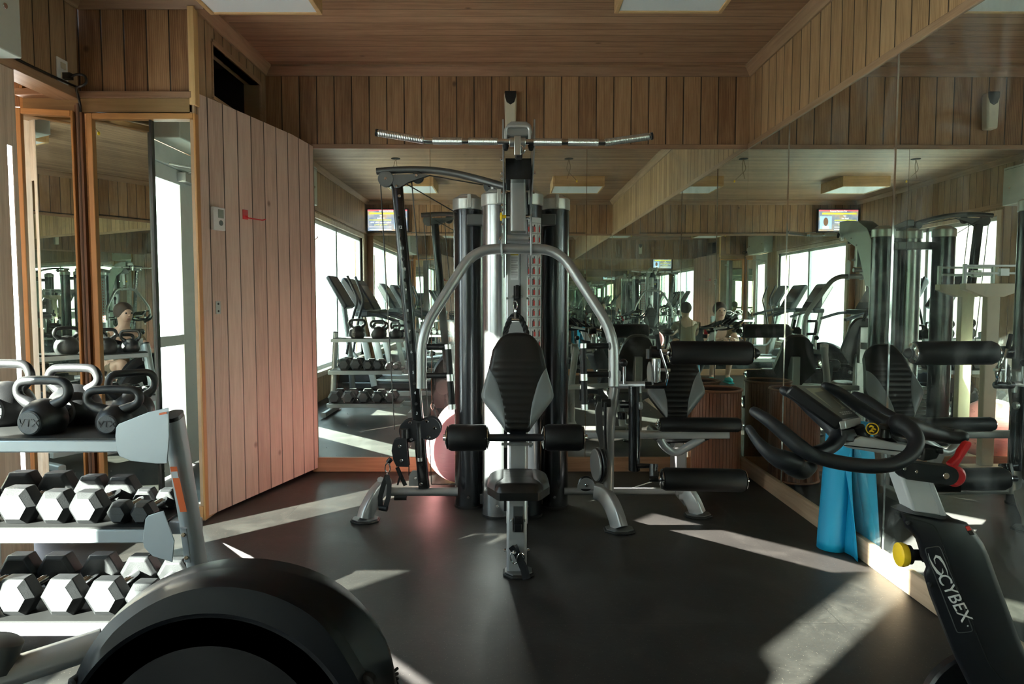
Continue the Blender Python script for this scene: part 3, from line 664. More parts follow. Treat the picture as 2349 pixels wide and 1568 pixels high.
# slanted grey beam in front and cross tubes
b0, b1 = W(1187, 400, 3.12), W(1187, 532, 3.10)
m = MB(); sec = rrect(.068, .06, .010); m.sweep([(cx, b0.y, b0.z), (cx, b1.y, b1.z)], sec, up=(0, 1, 0)); m.build('front_beam', M_gray, G)
m = MB(); m.cyl((cx-.052, 3.11, W(0, 393, 3.11).z), (cx+.05, 3.11, W(0, 393, 3.11).z), .022); m.cyl((cx-.05, 3.11, W(0, 546, 3.11).z), (cx+.05, 3.11, W(0, 546, 3.11).z), .019); m.build('cross_tube', M_gray, G)
z_ = W(0, 496, 3.1).z
m = MB(); m.cyl((cx-.036, 3.1, z_), (cx-.062, 3.1, z_), .007, 12); m.cyl((cx+.034, 3.1, W(0, 497, 3.1).z), (cx+.062, 3.1, W(0, 497, 3.1).z), .011, 14); m.build('pin_shaft', M_chrome, G)
m = MB(); m.lathe([(0, 0), (.018, .002), (.019, .009), (.008, .013), (.0075, .028), (0, .028)], (cx-.082, 3.1, z_), (1, 0, 0), 20); k_ = m.build('pull_knob', M_yellow, G); k_['label'] = 'yellow pull knob'
# press arm
YP = 3.02
for px in (1151, 1218):
    a, b = W(px, 492 if px > 1200 else 535, YP+.01), W(px, 588, YP+.01)
    m = MB(); m.prism([(a.x-.004, YP-.03, b.z), (a.x-.004, YP+.035, b.z), (a.x-.004, YP+.045, a.z-.02), (a.x-.004, YP+.02, a.z), (a.x-.004, YP-.005, a.z), (a.x-.004, YP-.03, a.z-.03)], (.008, 0, 0)); m.build('pivot_plate', M_gray, G, bev=.002)
    m = MB(); m.disc((a.x-.006, YP, W(0, 548, YP).z), (1, 0, 0), .010, .01, 14); m.build('bolt', M_chrome, G)
pts = [W(967, 890, 2.92), W(967, 762, 2.93), W(1087, 572, YP), W(1187, 570, YP), W(1283, 572, YP), W(1408, 765, 2.93), W(1408, 885, 2.92)]
m = MB(); m.tube(pts, .0225, 22, .10, 8); arm = m.build('press_arm', M_gray, G)
def grip(lbl, hpts, gpts):
    g_ = tag(None, None) if False else None
for s_, xa_, xg, yt, ym in ((-1, 978, 1032, 795, 861), (1, 1397, 1342, 793, 858)):
    P1, P2 = W(xa_, yt, 2.92), W(xg, yt, 2.90); Q1, Q2 = W(xa_, ym, 2.92), W(xg+s_*2, ym, 2.90)
    m = MB(); m.tube([P1, P2], .0125, 14); o = m.build('handle_grip', M_foam, G)
    m = MB(); m.tube([Q1, Q2], .0125, 14); m.build('handle_grip', M_foam, G)
    m = MB(); m.disc(P1, (1, 0, 0), .018, .006); m.disc(Q1, (1, 0, 0), .018, .006); m.build('handle_washer', M_gray, G)
    T, B = W(xg-s_*-4 if s_ < 0 else xg-4, yt+2, 2.885), W(xg+5*(-s_)*1 if s_ < 0 else xg-1, 929, 2.87)
    mid = T.lerp(B, .48)
    m = MB(); m.tube([T, mid], .0135, 16); m.tube([mid+(B-T)*.06, B], .0135, 16); m.build('handle_grip', M_foam, G)
    dirn = (B-T).normalized()
    m = MB(); m.tube([T-dirn*.014, T+dirn*.006], .0155, 16); m.tube([mid-dirn*.004, mid+dirn*.024], .0165, 16); m.tube([B-dirn*.004, B+dirn*.018], .0155, 16); m.build('grip_collar', M_alum, G)
# lat-bar hook block: U loop with rubber ends
YB = 2.82
m = MB(); m.tube([W(1160, 325, YB), W(1160, 289, YB), W(1215, 289, YB), W(1215, 325, YB)], .006, 10, .02); m.build('bar_hanger', M_silver, G)
for px in (1160, 1218):
    a, b = W(px, 318, YB-.01), W(px, 345, YB-.03); m = MB(); m.lathe([(0, 0), (.009, .003), (.0125, .02), (.011, .04), (.006, .050), (0, .052)], b, (a-b), 16); m.build('hanger_bumper', M_rubber, G)
# backrest
def cushion(rows, P0, U, V, N, t, grey=None, ribs=None, name='backrest', parent=None, seg=22, mats=(None, None)):
    """rows: (v, xl, xr, gl, gr) ; gl..gr centre panel limits (same as xl..xr if no grey)"""
    mc, mg = MB(), MB(); front = []
    def hh(s, v, vmin, vmax):
        e1 = max(0, 1-abs(2*s-1)**5); e2 = max(0, min(1, (v-vmin)/.02))*1.0; e3 = max(0, min(1, (vmax-v)/.02)); return e1**.5*min(1, (e2**.5))*min(1, (e3**.5))
    vmin, vmax = min(r[0] for r in rows), max(r[0] for r in rows)
    grid = []; n1 = max(6, seg//4); n2 = seg-2*n1
    for (v, xl, xr, gl, gr) in rows:
        xs = [xl+(gl-xl)*i/n1 for i in range(n1)] + [gl+(gr-gl)*i/n2 for i in range(n2)] + [gr+(xr-gr)*i/n1 for i in range(n1+1)]; row = []
        for i, x in enumerate(xs):
            s = (x-xl)/(xr-xl); h = t*(.35+.65*hh(s, v, vmin, vmax))
            if ribs and n1 <= i <= n1+n2: h -= ribs(v)*(1 if n1 < i < n1+n2 else 0)
            if i in (n1, n1+n2) and gl-xl > .004: h -= .002
            row.append((Vector(P0)+Vector(U)*x+Vector(V)*v+Vector(N)*h, x, v))
        grid.append((row, gl, gr))
    vc = {}
    def vert(m, key, co):
        k = (id(m), key)
        if k not in vc: vc[k] = m.bm.verts.new(co)
        return vc[k]
    for j in range(len(grid)-1):
        for i in range(seg):
            m = mc if n1 <= i < n1+n2 else mg
            if grid[j][0][i+1][1]-grid[j][0][i][1] < 1e-6 and grid[j+1][0][i+1][1]-grid[j+1][0][i][1] < 1e-6: continue
            m.bm.faces.new([vert(m, (j+a, i+b), grid[j+a][0][i+b][0]) for a, b in ((0, 0), (0, 1), (1, 1), (1, 0))])
    # rim and back shell
    rim = [grid[j][0][0] for j in range(len(grid))] + [grid[-1][0][i] for i in range(1, seg+1)] + [grid[j][0][-1] for j in range(len(grid)-2, -1, -1)] + [grid[0][0][i] for i in range(seg-1, 0, -1)]
    ms = MB(); A = [ms.bm.verts.new(p[0]) for p in rim]; cxm = sum(p[1] for p in rim)/len(rim); 
    B = [ms.bm.verts.new(Vector(P0)+Vector(U)*p[1]*1.0+Vector(V)*p[2]-Vector(N)*t*.25) for p in rim]
    k = len(rim)
    for i in range(k): ms.bm.faces.new((A[i], A[(i+1) % k], B[(i+1) % k], B[i]))
    ms.bm.faces.new(B)
    body = ms.build(name, mats[0] or M_vinyl, parent, ang=40)
    mc.build(name + '_ribbed_panel', mats[0] or M_vinyl, body, ang=60)
    if len(mg.bm.faces): o = mg.build(name + '_side_panel', mats[1] or M_vgray, body, ang=60); o['label'] = 'smooth grey vinyl side panels'
    else: mg.bm.free()
    return body
def interp(tab, y):
    for (y0, a), (y1, b) in zip(tab, tab[1:]):
        if y0 <= y <= y1: return a+(b-a)*(y-y0)/(y1-y0)
    return tab[-1][1] if y > tab[-1][0] else tab[0][1]
# half width outline measured down the pad, fraction of length -> half width (m)
def pad_rows(Lp, Wd, n=72):
    out = [(300, 0), (304, 60), (312, 105), (330, 150), (360, 195), (400, 228), (500, 288), (600, 308), (700, 328), (870, 375), (960, 402), (1010, 412), (1050, 408), (1080, 390), (1130, 352), (1240, 268), (1350, 180), (1410, 143), (1430, 115), (1440, 60)]
    gry = [(300, 1000), (712, 330), (760, 296), (820, 262), (900, 226), (1000, 196), (1100, 168), (1180, 152), (1300, 142), (1415, 138), (1440, 138)]
    rows = []; k = Wd/412
    for i in range(n+1):
        y = 300 + 1140*(i/n if not i in (0,) else 0.0)
        w = interp(out, y); g_ = min(w, interp(gry, y))
        rows.append((-(y-300)/1140*Lp, -max(w, 40)*k, max(w, 40)*k, -g_*k, g_*k))
    return rows
def pad_ribs(Lp, depth=.007):
    def f(v):
        y = 300 - v/Lp*1140
        if y < 560: return 0
        a = min(1, (y-560)/350)*depth
        return a*(1-abs(math.sin(PI*(y-880)/78)))**2.2
    return f
pt, pb_ = W(1187, 762, 3.22), W(1187, 993, 3.10)
V = (pt-pb_); Lp = V.length; V.normalize(); U = Vector((1, 0, 0)); N = U.cross(V)
pr = pad_rows(Lp, .168*1.0); 
cushion(pr, pt - N*.02, U, V, N, .052, ribs=pad_ribs(Lp), name='backrest', parent=G, seg=48)
m = MB(); m.bb(cx-.03, cx+.03, 3.24, 3.41, .75, .81); m.bb(cx-.04, cx+.04, 3.19, 3.25, .62, .95); m.build('backrest_bracket', M_gray, G, bev=.004)
# beam between seat and upright
m = MB(); m.bb(cx-.042, cx+.042, 3.13, 3.2, .06, .70); m.build('seat_mast', M_silver, G, bev=.010)
m = MB(); m.bb(cx-.065, cx-.048, 3.15, 3.18, .2, .62); m.build('adjuster_rack', M_black, G)
m = MB(); m.tube([(cx-.075, 3.11, W(0, 1019, 3.11).z), (cx+.07, 3.11, W(0, 1019, 3.11).z)], .007, 12); m.box((cx-.058, 3.12, W(0, 1019, 3.11).z), (.012, .03, .03)); m.box((cx+.058, 3.12, W(0, 1019, 3.11).z), (.012, .03, .03)); m.build('roller_bracket', M_gray, G)
# thigh rollers
zr = W(0, 1004, 3.0).z
xl0, xl1, xr0, xr1 = W(1027, 1004, 3.0).x, W(1118, 1004, 3.0).x, W(1248, 1004, 3.0).x, W(1337, 1004, 3.0).x
m = MB(); m.cyl((xl1-.01, 3.0, zr), (xr0+.01, 3.0, zr), .0165, 20); m.bb(cx-.035, cx+.035, 3.0, 3.15, zr-.02, zr+.012); m.build('roller_axle', M_blackm, G)
def roller(a, b, r, nm='foam_roller', par=G, cap=True):
    d = (Vector(b)-Vector(a)); Lr = d.length; d.normalize(); e = min(.018, r*.35)
    m = MB(); m.lathe([(r*.55, 0), (r-e, 0), (r-e*.3, e*.3), (r, e), (r, Lr-e), (r-e*.3, Lr-e*.3), (r-e, Lr), (r*.55, Lr)], a, d, 36)
    o = m.build(nm, M_foam, par)
    if cap:
        m = MB()
        for p, s_ in ((Vector(a), -1), (Vector(b), 1)):
            m.lathe([(r*.86, 0), (r*.86, .003*s_), (r*.5, .010*s_), (r*.25, .012*s_), (r*.22, .02*s_), (0, .02*s_)], p, d, 30)
        m.build('roller_cap', M_chrome, o)
    return o
roller((xl0, 3.0, zr), (xl1, 3.0, zr), .059, cap=True); roller((xr0, 3.0, zr), (xr1, 3.0, zr), .059)
# seat
zs = .415; yf_, yb_ = 2.80, 3.10
rows = []
for i in range(25):
    v = i/24*(yb_-yf_); t_ = v/(yb_-yf_)
    w = .085+.05*min(1, t_/.35) if t_ < .35 else (.135 if t_ < .8 else .135-.05*((t_-.8)/.2)**2)
    if t_ < .04: w = .08
    gg = .105 if t_ < .12 else (.105-.04*min(1, (t_-.12)/.25)); gg = min(w, gg)
    rows.append((v, -w, w, -gg, gg))
def seat_ribs(v):
    t_ = v/(yb_-yf_); return 0 if t_ < .4 else .006*(1-abs(math.sin(PI*(t_-.4)/.12)))**2
P0 = Vector((cx, yf_, zs-.05))
cushion(rows, P0, (1, 0, 0), (0, 1, 0), (0, 0, 1), .055, ribs=seat_ribs, name='seat', parent=G, seg=34, mats=(None, plain('dark_grey_vinyl', (.045, .05, .053), .38)))
m = MB(); m.prism([(cx-.078, 2.81, zs-.058), (cx+.078, 2.81, zs-.058), (cx+.128, 2.91, zs-.058), (cx+.125, 3.05, zs-.058), (cx-.125, 3.05, zs-.058), (cx-.128, 2.91, zs-.058)], (0, 0, .012)); m.build('seat_board', M_black, G, bev=.004)
# seat post and its foot
p1, p2 = W(1162, 1160, 2.88), W(1209, 1160, 2.88)
m = MB(); m.bb(p1.x, p2.x, 2.88, 2.96, .012, zs-.06); post = m.build('seat_post', M_silver, G, bev=.012)
m = MB(); m.bb(cx-.042, cx+.042, 2.872, 2.965, zs-.075, zs-.055); m.build('post_collar', M_black, G)
zl = W(0, 1190, 2.87).z
m = MB(); m.bb(cx-.022, cx+.018, 2.868, 2.88, zl-.06, zl+.05); m.build('adjuster_plate', M_grayd, post)
m = MB(); m.bb(cx-.020, cx+.016, 2.852, 2.870, zl-.02, zl+.012); m.bb(cx-.018, cx+.014, 2.845, 2.868, zl-.052, zl-.018); m.build('adjuster_lever', M_black, post, bev=.003)
m = MB(); 
for s_ in (-1, 1): m.disc((cx-.002+s_*.028, 2.872, zl-.01), (0, 1, 0), .005, .012, 12); m.bb(cx-.002+s_*.024-.002, cx-.002+s_*.024+.002, 2.862, 2.88, zl-.055, zl)
m.build('adjuster_bolt', M_gray, post)
fc = Vector((cx, 2.90, 0))
def foot(c, rx, ry, par=G):
    o = [(c.x+rx*math.cos(a), c.y+ry*math.sin(a), 0.001) for a in [math.radians(22.5+45*k) for k in range(8)]]
    m = MB(); m.prism(o, (0, 0, .012)); m.build('rubber_foot', M_rubber, par, bev=.003)
    m = MB(); m.prism([(c.x+(p[0]-c.x)*.88, c.y+(p[1]-c.y)*.88, .013) for p in o], (0, 0, .006)); m.build('foot_plate', M_grayd, par, bev=.001)
foot(fc, .072, .07)
m = MB(); m.bb(cx-.035, cx+.035, 2.95, 3.95, .02, .075); m.build('floor_beam', M_gray, G, bev=.008)
for (px, py, Y) in ((1159, 1261, 2.9), (1212, 1261, 2.9)): 
    m = MB(); c = W(px, py, Y); m.disc(c, (1, 0, 0), .007, .012, 12); m.build('bolt', M_chrome, G)
# top frame between towers
m = MB(); m.bb(towers[0][0], towers[3][0], 3.78, 3.86, 1.60, 1.66); m.bb(towers[0][0]+.03, towers[3][0]-.03, 3.85, 3.90, .02, .08); m.build('tower_crossbeam', M_grayd, G, bev=.005)
m = MB(); m.prism([(cx-.03, 3.45, 1.72), (cx+.03, 3.45, 1.72), (cx+.03, 3.9, 1.78), (cx-.03, 3.9, 1.78)], (0, 0, .05)); m.build('top_beam', M_grayd, G, bev=.005)
# ---- left cable column
YC = 3.75
arm_pts = [W(864, 393, YC), W(940, 388, YC), W(1020, 392, YC-.01), W(1100, 411, YC-.03), W(1158, 428, YC-.10)]
m = MB(); m.tube(arm_pts, .0195, 20, .25, 8); m.build('cable_boom', M_grayd, G)
m = MB(); m.cyl(W(1131, 418, YC-.05), W(1131, 442, YC-.04), .012, 14); m.build('boom_stub', M_gray, G)
for (px, py, r, mt, dy) in ((887, 412, .042, M_grayd, -.03), (1122, 428, .03, M_grayd, -.02)):
    c = W(px, py, YC); m = MB(); m.disc(c+Vector((0, dy, 0)), (0, 1, 0), r, .006, 30); m.disc(c+Vector((0, dy+.03, 0)), (0, 1, 0), r, .006, 30); m.build('pulley_cover', mt, G)
    m = MB(); m.disc(c+Vector((0, dy+.015, 0)), (0, 1, 0), r*.9, .014, 30); m.build('pulley', M_black, G)
    m = MB(); m.disc(c+Vector((0, dy-.006, 0)), (0, 1, 0), .008, .01, 12); m.build('bolt', M_chrome, G)
c = W(959, 408, YC); m = MB(); m.disc(c+Vector((0, -.012, 0)), (0, 1, 0), .033, .02, 30); m.build('pulley', M_black, G)
gus = [W(902, 400, YC-.03), W(968, 398, YC-.03), W(985, 401, YC-.03), W(935, 418, YC-.03), W(916, 430, YC-.03), W(905, 432, YC-.03), W(900, 420, YC-.03)]
m = MB(); m.prism(gus, (0, .006, 0)); m.prism([p+Vector((0, .03, 0)) for p in gus], (0, .006, 0)); m.build('boom_gusset', M_grayd, G, bev=.001)
m = MB()
for px, py in ((955, 402), (909, 427)): m.disc(W(px, py, YC-.036), (0, 1, 0), .008, .01, 12)
m.build('bolt', M_chrome, G)
ct, cb = W(911, 425, YC), W(973, 1118, YC)
m = MB(); m.sweep([cb, ct], rrect(.060, .045, .010), up=(0, 1, 0)); rail = m.build('cable_rail', M_bchrome, G)
axv = (ct-cb).normalized(); fr_ = Vector((0, -.0235, 0))
m = MB(); m2 = []
for k in range(15):
    py = 498 + k*(930-498)/9.2
    if py > 1090: break
    t_ = (py-425)/(1118-425); c = ct.lerp(cb, t_); m.disc(c+fr_, (0, 1, 0), .0085, .003, 16)
    if k < 10: m2.append((12-k, ct.lerp(cb, (py+22-425)/(1118-425))+fr_))
m.build('pin_hole', M_void, rail)
for v_, c in m2: text('hole_number', str(max(v_, 1)), .022, M_labelw, rail, frame_mat(c+Vector((0, -.001, 0)), (1, 0, 0), axv), .0003)
m = MB()
for px, py in ((916, 449), (966, 1110)): m.disc(W(px, py, YC-.026), (0, 1, 0), .009, .01, 12)
m.build('bolt', M_chrome, G)
m = MB(); r_ = .0032
for pts in ([W(873, 420, YC-.01), W(905, 985, YC-.05)], [W(944, 412, YC), W(962, 620, YC), W(985, 1000, YC)], [W(903, 405, YC), W(1050, 490, YC+.05)], [W(965, 402, YC-.01), W(983, 402, YC-.01), W(1108, 424, YC-.02)],
            [W(938, 1068, YC-.02), W(938, 1090, YC-.02)], [W(985, 1000, YC+.01), W(990, 1110, YC), W(1046, 1110, YC)], [W(1193, 560, 3.37), W(1193, 655, 3.37)]): m.tube(pts, r_, 8)
m.build('cable', M_cable, G)
# carriage
cc = W(963, 985, YC-.035)
m = MB()
def lobes(c, r1, d, r2):
    pts = []
    for k in range(13): a = PI/2 + PI*k/12; pts.append(Vector((c.x-d+r1*math.cos(a), c.y, c.z-.008+r1*math.sin(a))))
    pts.append(Vector((c.x, c.y, c.z-r2)))
    for k in range(13): a = -PI/2 + PI*k/12; pts.append(Vector((c.x+d+r1*math.cos(a), c.y, c.z+.004+r1*math.sin(a))))
    pts.append(Vector((c.x, c.y, c.z+r2))); return pts
m.prism(lobes(cc, .064, .052, .045), (0, .006, 0)); m.prism([p+Vector((0, .065, 0)) for p in lobes(cc, .064, .052, .045)], (0, .006, 0)); car = m.build('carriage_plate', M_blackm, G, bev=.002)
m = MB()
for px, py in ((941, 969), (979, 966), (997, 982), (983, 1002), (944, 1007)): m.disc(W(px, py, YC-.04), (0, 1, 0), .009, .01, 14)
m.build('bolt', M_chrome, G)
hp = [W(905, 1007, YC-.09), W(900, 1020, YC-.09), W(898, 1034, YC-.09), W(902, 1055, YC-.09), W(909, 1070, YC-.09), W(938, 1071, YC-.09), W(932, 1004, YC-.09)]
m = MB(); m.prism(hp, (0, .006, 0)); m.prism([p+Vector((0, .04, 0)) for p in hp], (0, .006, 0)); m.build('pulley_housing', M_blackm, G, bev=.002)
m = MB(); m.disc(W(916, 1022, YC-.065), (0, 1, 0), .036, .02); m.disc(W(920, 1052, YC-.065), (0, 1, 0), .030, .02); m.build('pulley', M_black, G)
m = MB()
for px, py in ((917, 1023), (921, 1056)): m.disc(W(px, py, YC-.094), (0, 1, 0), .009, .01, 14)
m.build('bolt', M_chrome, G)
m = MB(); m.cyl(W(928, 983, YC-.06), W(928, 1004, YC-.06), .024, 20); m.build('swivel', M_black, G)
m = MB(); m.tube([W(960, 972, YC-.05), W(960, 985, YC-.08), W(962, 1020, YC-.09), W(963, 1050, YC-.09)], .013, 14, .02); m.build('release_handle', M_foam, G)
m = MB(); m.cyl(W(963, 1049, YC-.09), W(963, 1057, YC-.09), .0145, 14); m.build('handle_cap', M_alum, G)
m = MB(); c = W(958, 1100, YC-.01); m.prism([W(938, 1114, YC-.01), W(938, 1090, YC-.01), W(946, 1079, YC-.01), W(956, 1079, YC-.01), W(966, 1090, YC-.01), W(968, 1114, YC-.01)], (0, .01, 0)); m.build('pulley_cover', M_gray, G, bev=.001)
m = MB(); m.disc(W(953, 1096, YC-.016), (0, 1, 0), .008, .01, 12); m.build('bolt', M_chrome, G)
# base beams and arched feet
m = MB(); m.cyl(W(893, 1127, YC), W(1050, 1127, YC+.02), .0235, 20); m.build('base_tube', M_gray, G)
lw = W(850, 1110, YC)
fp = FL(838, 1195)
m = MB(); pts = [W(893, 1112, YC+.0), W(880, 1114, YC-.02), W(860, 1135, YC-.08), W(842, 1170, fp.y+.01), Vector((W(838, 1190, fp.y).x, fp.y, .018))]
m.sweep(fillet(pts, .07, 6), rrect(.085, .055, .012), up=(0, 1, 0)); lf = m.build('arched_foot', M_gray, G)
foot(Vector((pts[-1].x, fp.y, 0)), .082, .07)
m = MB(); c = W(871, 1104, YC-.075); m.disc(c+Vector((.0, .02, .006)), (0, -.7, .7), .018, .004, 8); m.build('flower_badge', M_silver, G)
m = MB(); m.cyl(W(905, 1140, YC), W(933, 1140, YC), .016, 14); m.build('rubber_stop', M_rubber, G)
# ---- right hand leg station
YS = 3.6
pf = FL(1421, 1218)
m = MB(); m.cyl(W(1295, 1126, YS+.15), W(1590, 1126, YS+.15), .019, 18); m.build('base_tube', M_gray, G)
m = MB(); pts = [W(1365, 1126, YS+.02), W(1383, 1130, YS), W(1400, 1150, YS-.05), W(1413, 1180, pf.y+.03), Vector((W(1421, 1210, pf.y).x, pf.y, .018))]
m.sweep(fillet(pts, .07, 6), rrect(.085, .055, .012), up=(0, 1, 0)); m.build('arched_foot', M_gray, G); foot(Vector((pts[-1].x, pf.y, 0)), .085, .07)
pf2 = FL(1601, 1184)
m = MB(); pts = [W(1562, 1127, YS+.15), W(1578, 1130, YS+.13), W(1590, 1150, YS+.1), Vector((W(1601, 1175, pf2.y).x, pf2.y, .018))]
m.sweep(fillet(pts, .06, 6), rrect(.08, .055, .012), up=(0, 1, 0)); m.build('arched_foot', M_silver, G); foot(Vector((pts[-1].x, pf2.y, 0)), .08, .065)
m = MB(); m.tube([W(1396, 1132, YS), W(1397, 985, YS), W(1408, 905, YS), W(1414, 858, YS)], .028, 20, .08); m.build('leg_mast', M_gray, G)
m = MB(); m.box(W(1410, 868, YS-.02), (.06, .05, .09)); m.build('mast_cap', M_gray, G, bev=.01)
m = MB(); m.sweep([W(1300, 996, YS+.1), W(1672, 996, YS-.02)], rrect(.05, .04, .01), up=(0, 0, 1)); m.build('seat_rail', M_silver, G)
m = MB(); m.tube([W(1613, 1003, YS+.02), W(1548, 1042, YS+.03), W(1521, 1020, YS+.03), W(1515, 1006, YS+.03)], .022, 18, .05); m.build('rail_brace', M_silver, G)
m = MB(); m.sweep([W(1560, 1127, YS+.14), W(1562, 1030, YS+.03)], rrect(.058, .045, .01), up=(0, 1, 0)); m.build('rail_leg', M_silver, G)
m = MB(); m.prism([W(1503, 1003, YS+.14), W(1507, 1017, YS+.14), W(1612, 1016, YS+.14), W(1645, 1000, YS+.14), W(1640, 990, YS+.14), W(1510, 990, YS+.14)], (0, .26, 0)); m.build('seat', M_vinyl, G, bev=.012)
# leg-station backrest, facing the camera
pt2, pb2 = W(1550, 792, 4.12), W(1550, 966, 3.92)
V2 = (pt2-pb2); L2 = V2.length; V2.normalize(); N2 = U.cross(V2)
cushion(pad_rows(L2*1.0, .168), pt2, U, V2, N2, .055, ribs=pad_ribs(L2, .011), name='backrest', parent=G, seg=44)
m = MB(); m.bb(pt2.x-.03, pt2.x+.03, 4.0, 4.1, .04, .75); m.bb(pt2.x-.03, pt2.x+.03, 3.75, 4.08, .04, .09); m.build('backrest_mast', M_gray, G, bev=.006)
def rollerp(pa_, pb2_, r, Y, dy=0): 
    a, b = W(pa_[0], pa_[1], Y), W(pb2_[0], pb2_[1], Y+dy); return roller(a, b, r)
rA = rollerp((1535, 809), (1722, 810), .0605, 3.42)
rB = rollerp((1512, 973), (1697, 974), .037, 3.46)
rC = rollerp((1519, 1098), (1708, 1102), .0575, 3.36)
m = MB(); a = W(1722, 810, 3.42); m.lathe([(.012, 0), (.02, .01), (.028, .02), (.022, .035), (.012, .045), (0, .048)], a, (1, 0, 0), 20); m.build('end_nub', M_black, G)
m = MB(); m.tube([W(1455, 885, 3.46), W(1455, 1078, 3.46)], .0300, 18); m.build('swing_arm', M_bchrome, G)
m = MB(); m.tube([W(1461, 1068, 3.44), W(1504, 1068, 3.42), W(1504, 1070, 3.42)], .014, 12); m.tube([W(1499, 1064, 3.40), W(1499, 1098, 3.38)], .021, 14); m.tube([W(1490, 1098, 3.37), W(1520, 1098, 3.36)], .015, 14); m.build('roller_link', M_blacks, G)
m = MB(); m.tube([W(1418, 883, YS-.05), W(1497, 883, 3.46)], .020, 18); m.build('cross_arm', M_gray, G)
m = MB(); m.cyl(W(1464, 885, 3.46), W(1464, 900, 3.46), .018, 16); m.build('pivot_cap', M_silver, G)
m = MB(); m.tube([W(1505, 822, 3.44), W(1505, 884, 3.44)], .022, 18); m.tube([W(1492, 806, 3.43), W(1533, 807, 3.42)], .016, 14); m.build('roller_post', M_chrome, G)
m = MB(); m.cyl(W(1490, 800, 3.43), W(1490, 822, 3.43), .018, 14); m.tube([W(1480, 883, 3.44), W(1528, 883, 3.42)], .018, 14); m.tube([W(1492, 807, 3.43), W(1514, 807, 3.43)], .03, 14); m.build('post_block', M_blacks, G)
m = MB(); m.tube([W(1506, 766, 3.40), W(1516, 808, 3.40), W(1528, 845, 3.40), W(1532, 862, 3.40), W(1527, 882, 3.42)], .0065, 10, .03); m.build('lever_rod', M_chrome, G)
m = MB(); m.tube([W(1506, 766, 3.40), W(1513, 800, 3.40)], .011, 12); m.build('lever_grip', M_rubber, G)
m = MB(); m.cyl(W(1515, 848, 3.41), W(1537, 848, 3.41), .009, 12); m.build('pull_pin', M_alum, G)
c = W(1489, 855, 3.47); m = MB(); m.prism([Vector((c.x, c.y+.055*math.cos(a)*(1.0+.06*(k % 2)), c.z+.055*math.sin(a)*(1.0+.06*(k % 2)))) for k, a in enumerate([2*PI*j/36 for j in range(36)])], (.006, 0, 0)); m.prism([Vector((c.x+.004, 3.40, c.z-.05)), Vector((c.x+.004, 3.5, c.z-.08)), Vector((c.x+.004, 3.47, c.z+.03))], (.006, 0, 0)); m.build('selector_disc', M_gray, G)
m = MB(); m.sph(W(1430, 832, 3.5), .021); m.build('lever_ball', M_black, G)
m = MB(); m.cyl(W(1432, 840, 3.5), W(1432, 880, 3.5), .008, 12); m.build('lever_stick', M_chrome, G)
m = MB(); a = W(1368, 925, 3.5); 
m.prism([W(1371, 922, 3.50), W(1366, 940, 3.50), W(1368, 990, 3.5), W(1378, 1030, 3.5), W(1386, 1028, 3.5), W(1382, 960, 3.5), W(1384, 922, 3.5)], (0, .02, 0)); m.build('cam_plate', M_grayd, G, bev=.002)
m = MB(); m.sweep([W(1388, 922, 3.46), W(1388, 1000, 3.46), W(1390, 1028, 3.47)], rrect(.038, .012, .004), up=(1, 0, 0)); m.cyl(W(1380, 924, 3.5), W(1400, 924, 3.5), .022, 16); m.build('cam_belt', M_black, G)
m = MB(); c1 = W(1367, 1066, 3.58); c2 = W(1376, 1066, 3.58); m.disc(c1, (1, .2, 0), .085, .012, 30); m.build('pulley_cover', M_gray, G)
m = MB(); m.disc(c2, (1, .2, 0), .095, .022, 30); m.build('pulley', M_black, G)
m = MB(); m.disc(W(1344, 1108, 3.7), (0, 1, 0), .043, .02, 24); m.build('pulley', M_black, G)
m = MB(); c = W(1345, 1116, 3.68); m.prism([c+Vector((.048*math.cos(a), 0, .048*math.sin(a))) for a in [PI*k/12 for k in range(13)]] + [c+Vector((-.048, 0, -.012)), c+Vector((.048, 0, -.012))], (0, .006, 0)); m.build('pulley_cover', M_gray, G, bev=.001)
m = MB(); m.disc(W(1345, 1112, 3.675), (0, 1, 0), .008, .01, 12); m.build('bolt', M_chrome, G)
m = MB(); m.cyl(W(1424, 928, 3.52), W(1445, 928, 3.5), .017, 14); m.cyl(W(1428, 945, 3.54), W(1428, 960, 3.54), .026, 14); m.build('pivot_block', M_blacks, G)
m = MB(); m.disc(W(1469, 930, 3.44), (1, 0, 0), .02, .02, 16); m.build('bolt', M_gray, G)
# weight stack visible between the towers from behind
m = MB()
for i in range(12): m.bb(cx-.13, cx+.13, 3.88, 3.98, .12+i*.032, .148+i*.032)
m.build('weight_stack', M_iron, G, bev=.003)
# ------------------------------------------------------------------ attachments hanging on the gym
LB = thing('lat_bar', W(1187, 325, 2.80), 'long angled silver pulldown bar hanging on top of the gym', 'exercise bar')
YL = 2.78
path = [W(864, 304, YL), W(978, 323, YL), W(1187, 326, YL), W(1390, 327, YL), W(1495, 312, YL)]
m = MB(); m.tube(fillet([path[0], path[1], path[3], path[4]], .03, 5), .0115, 18); m.build('bar', M_chrome, LB)
def seg_pt(px):
    for a, b, pa_, pb3 in ((864, 978, path[0], path[1]), (978, 1390, path[1], path[3]), (1390, 1495, path[3], path[4])):
        if a <= px <= b: return pa_.lerp(pb3, (px-a)/(b-a))
for a, b in ((869, 972), (993, 1060), (1075, 1141), (1224, 1288), (1303, 1372), (1388, 1488)):
    p, q = seg_pt(a), seg_pt(b); k = 26; d = (q-p).normalized(); m = MB()
    prof_ = []
    Ls = (q-p).length
    for i in range(k*2+1): prof_.append((.0148 if i % 2 else .0140, Ls*i/(2*k)))
    m.lathe(prof_, p, d, 20); m.build('knurled_sleeve', M_alum, LB, ang=20)
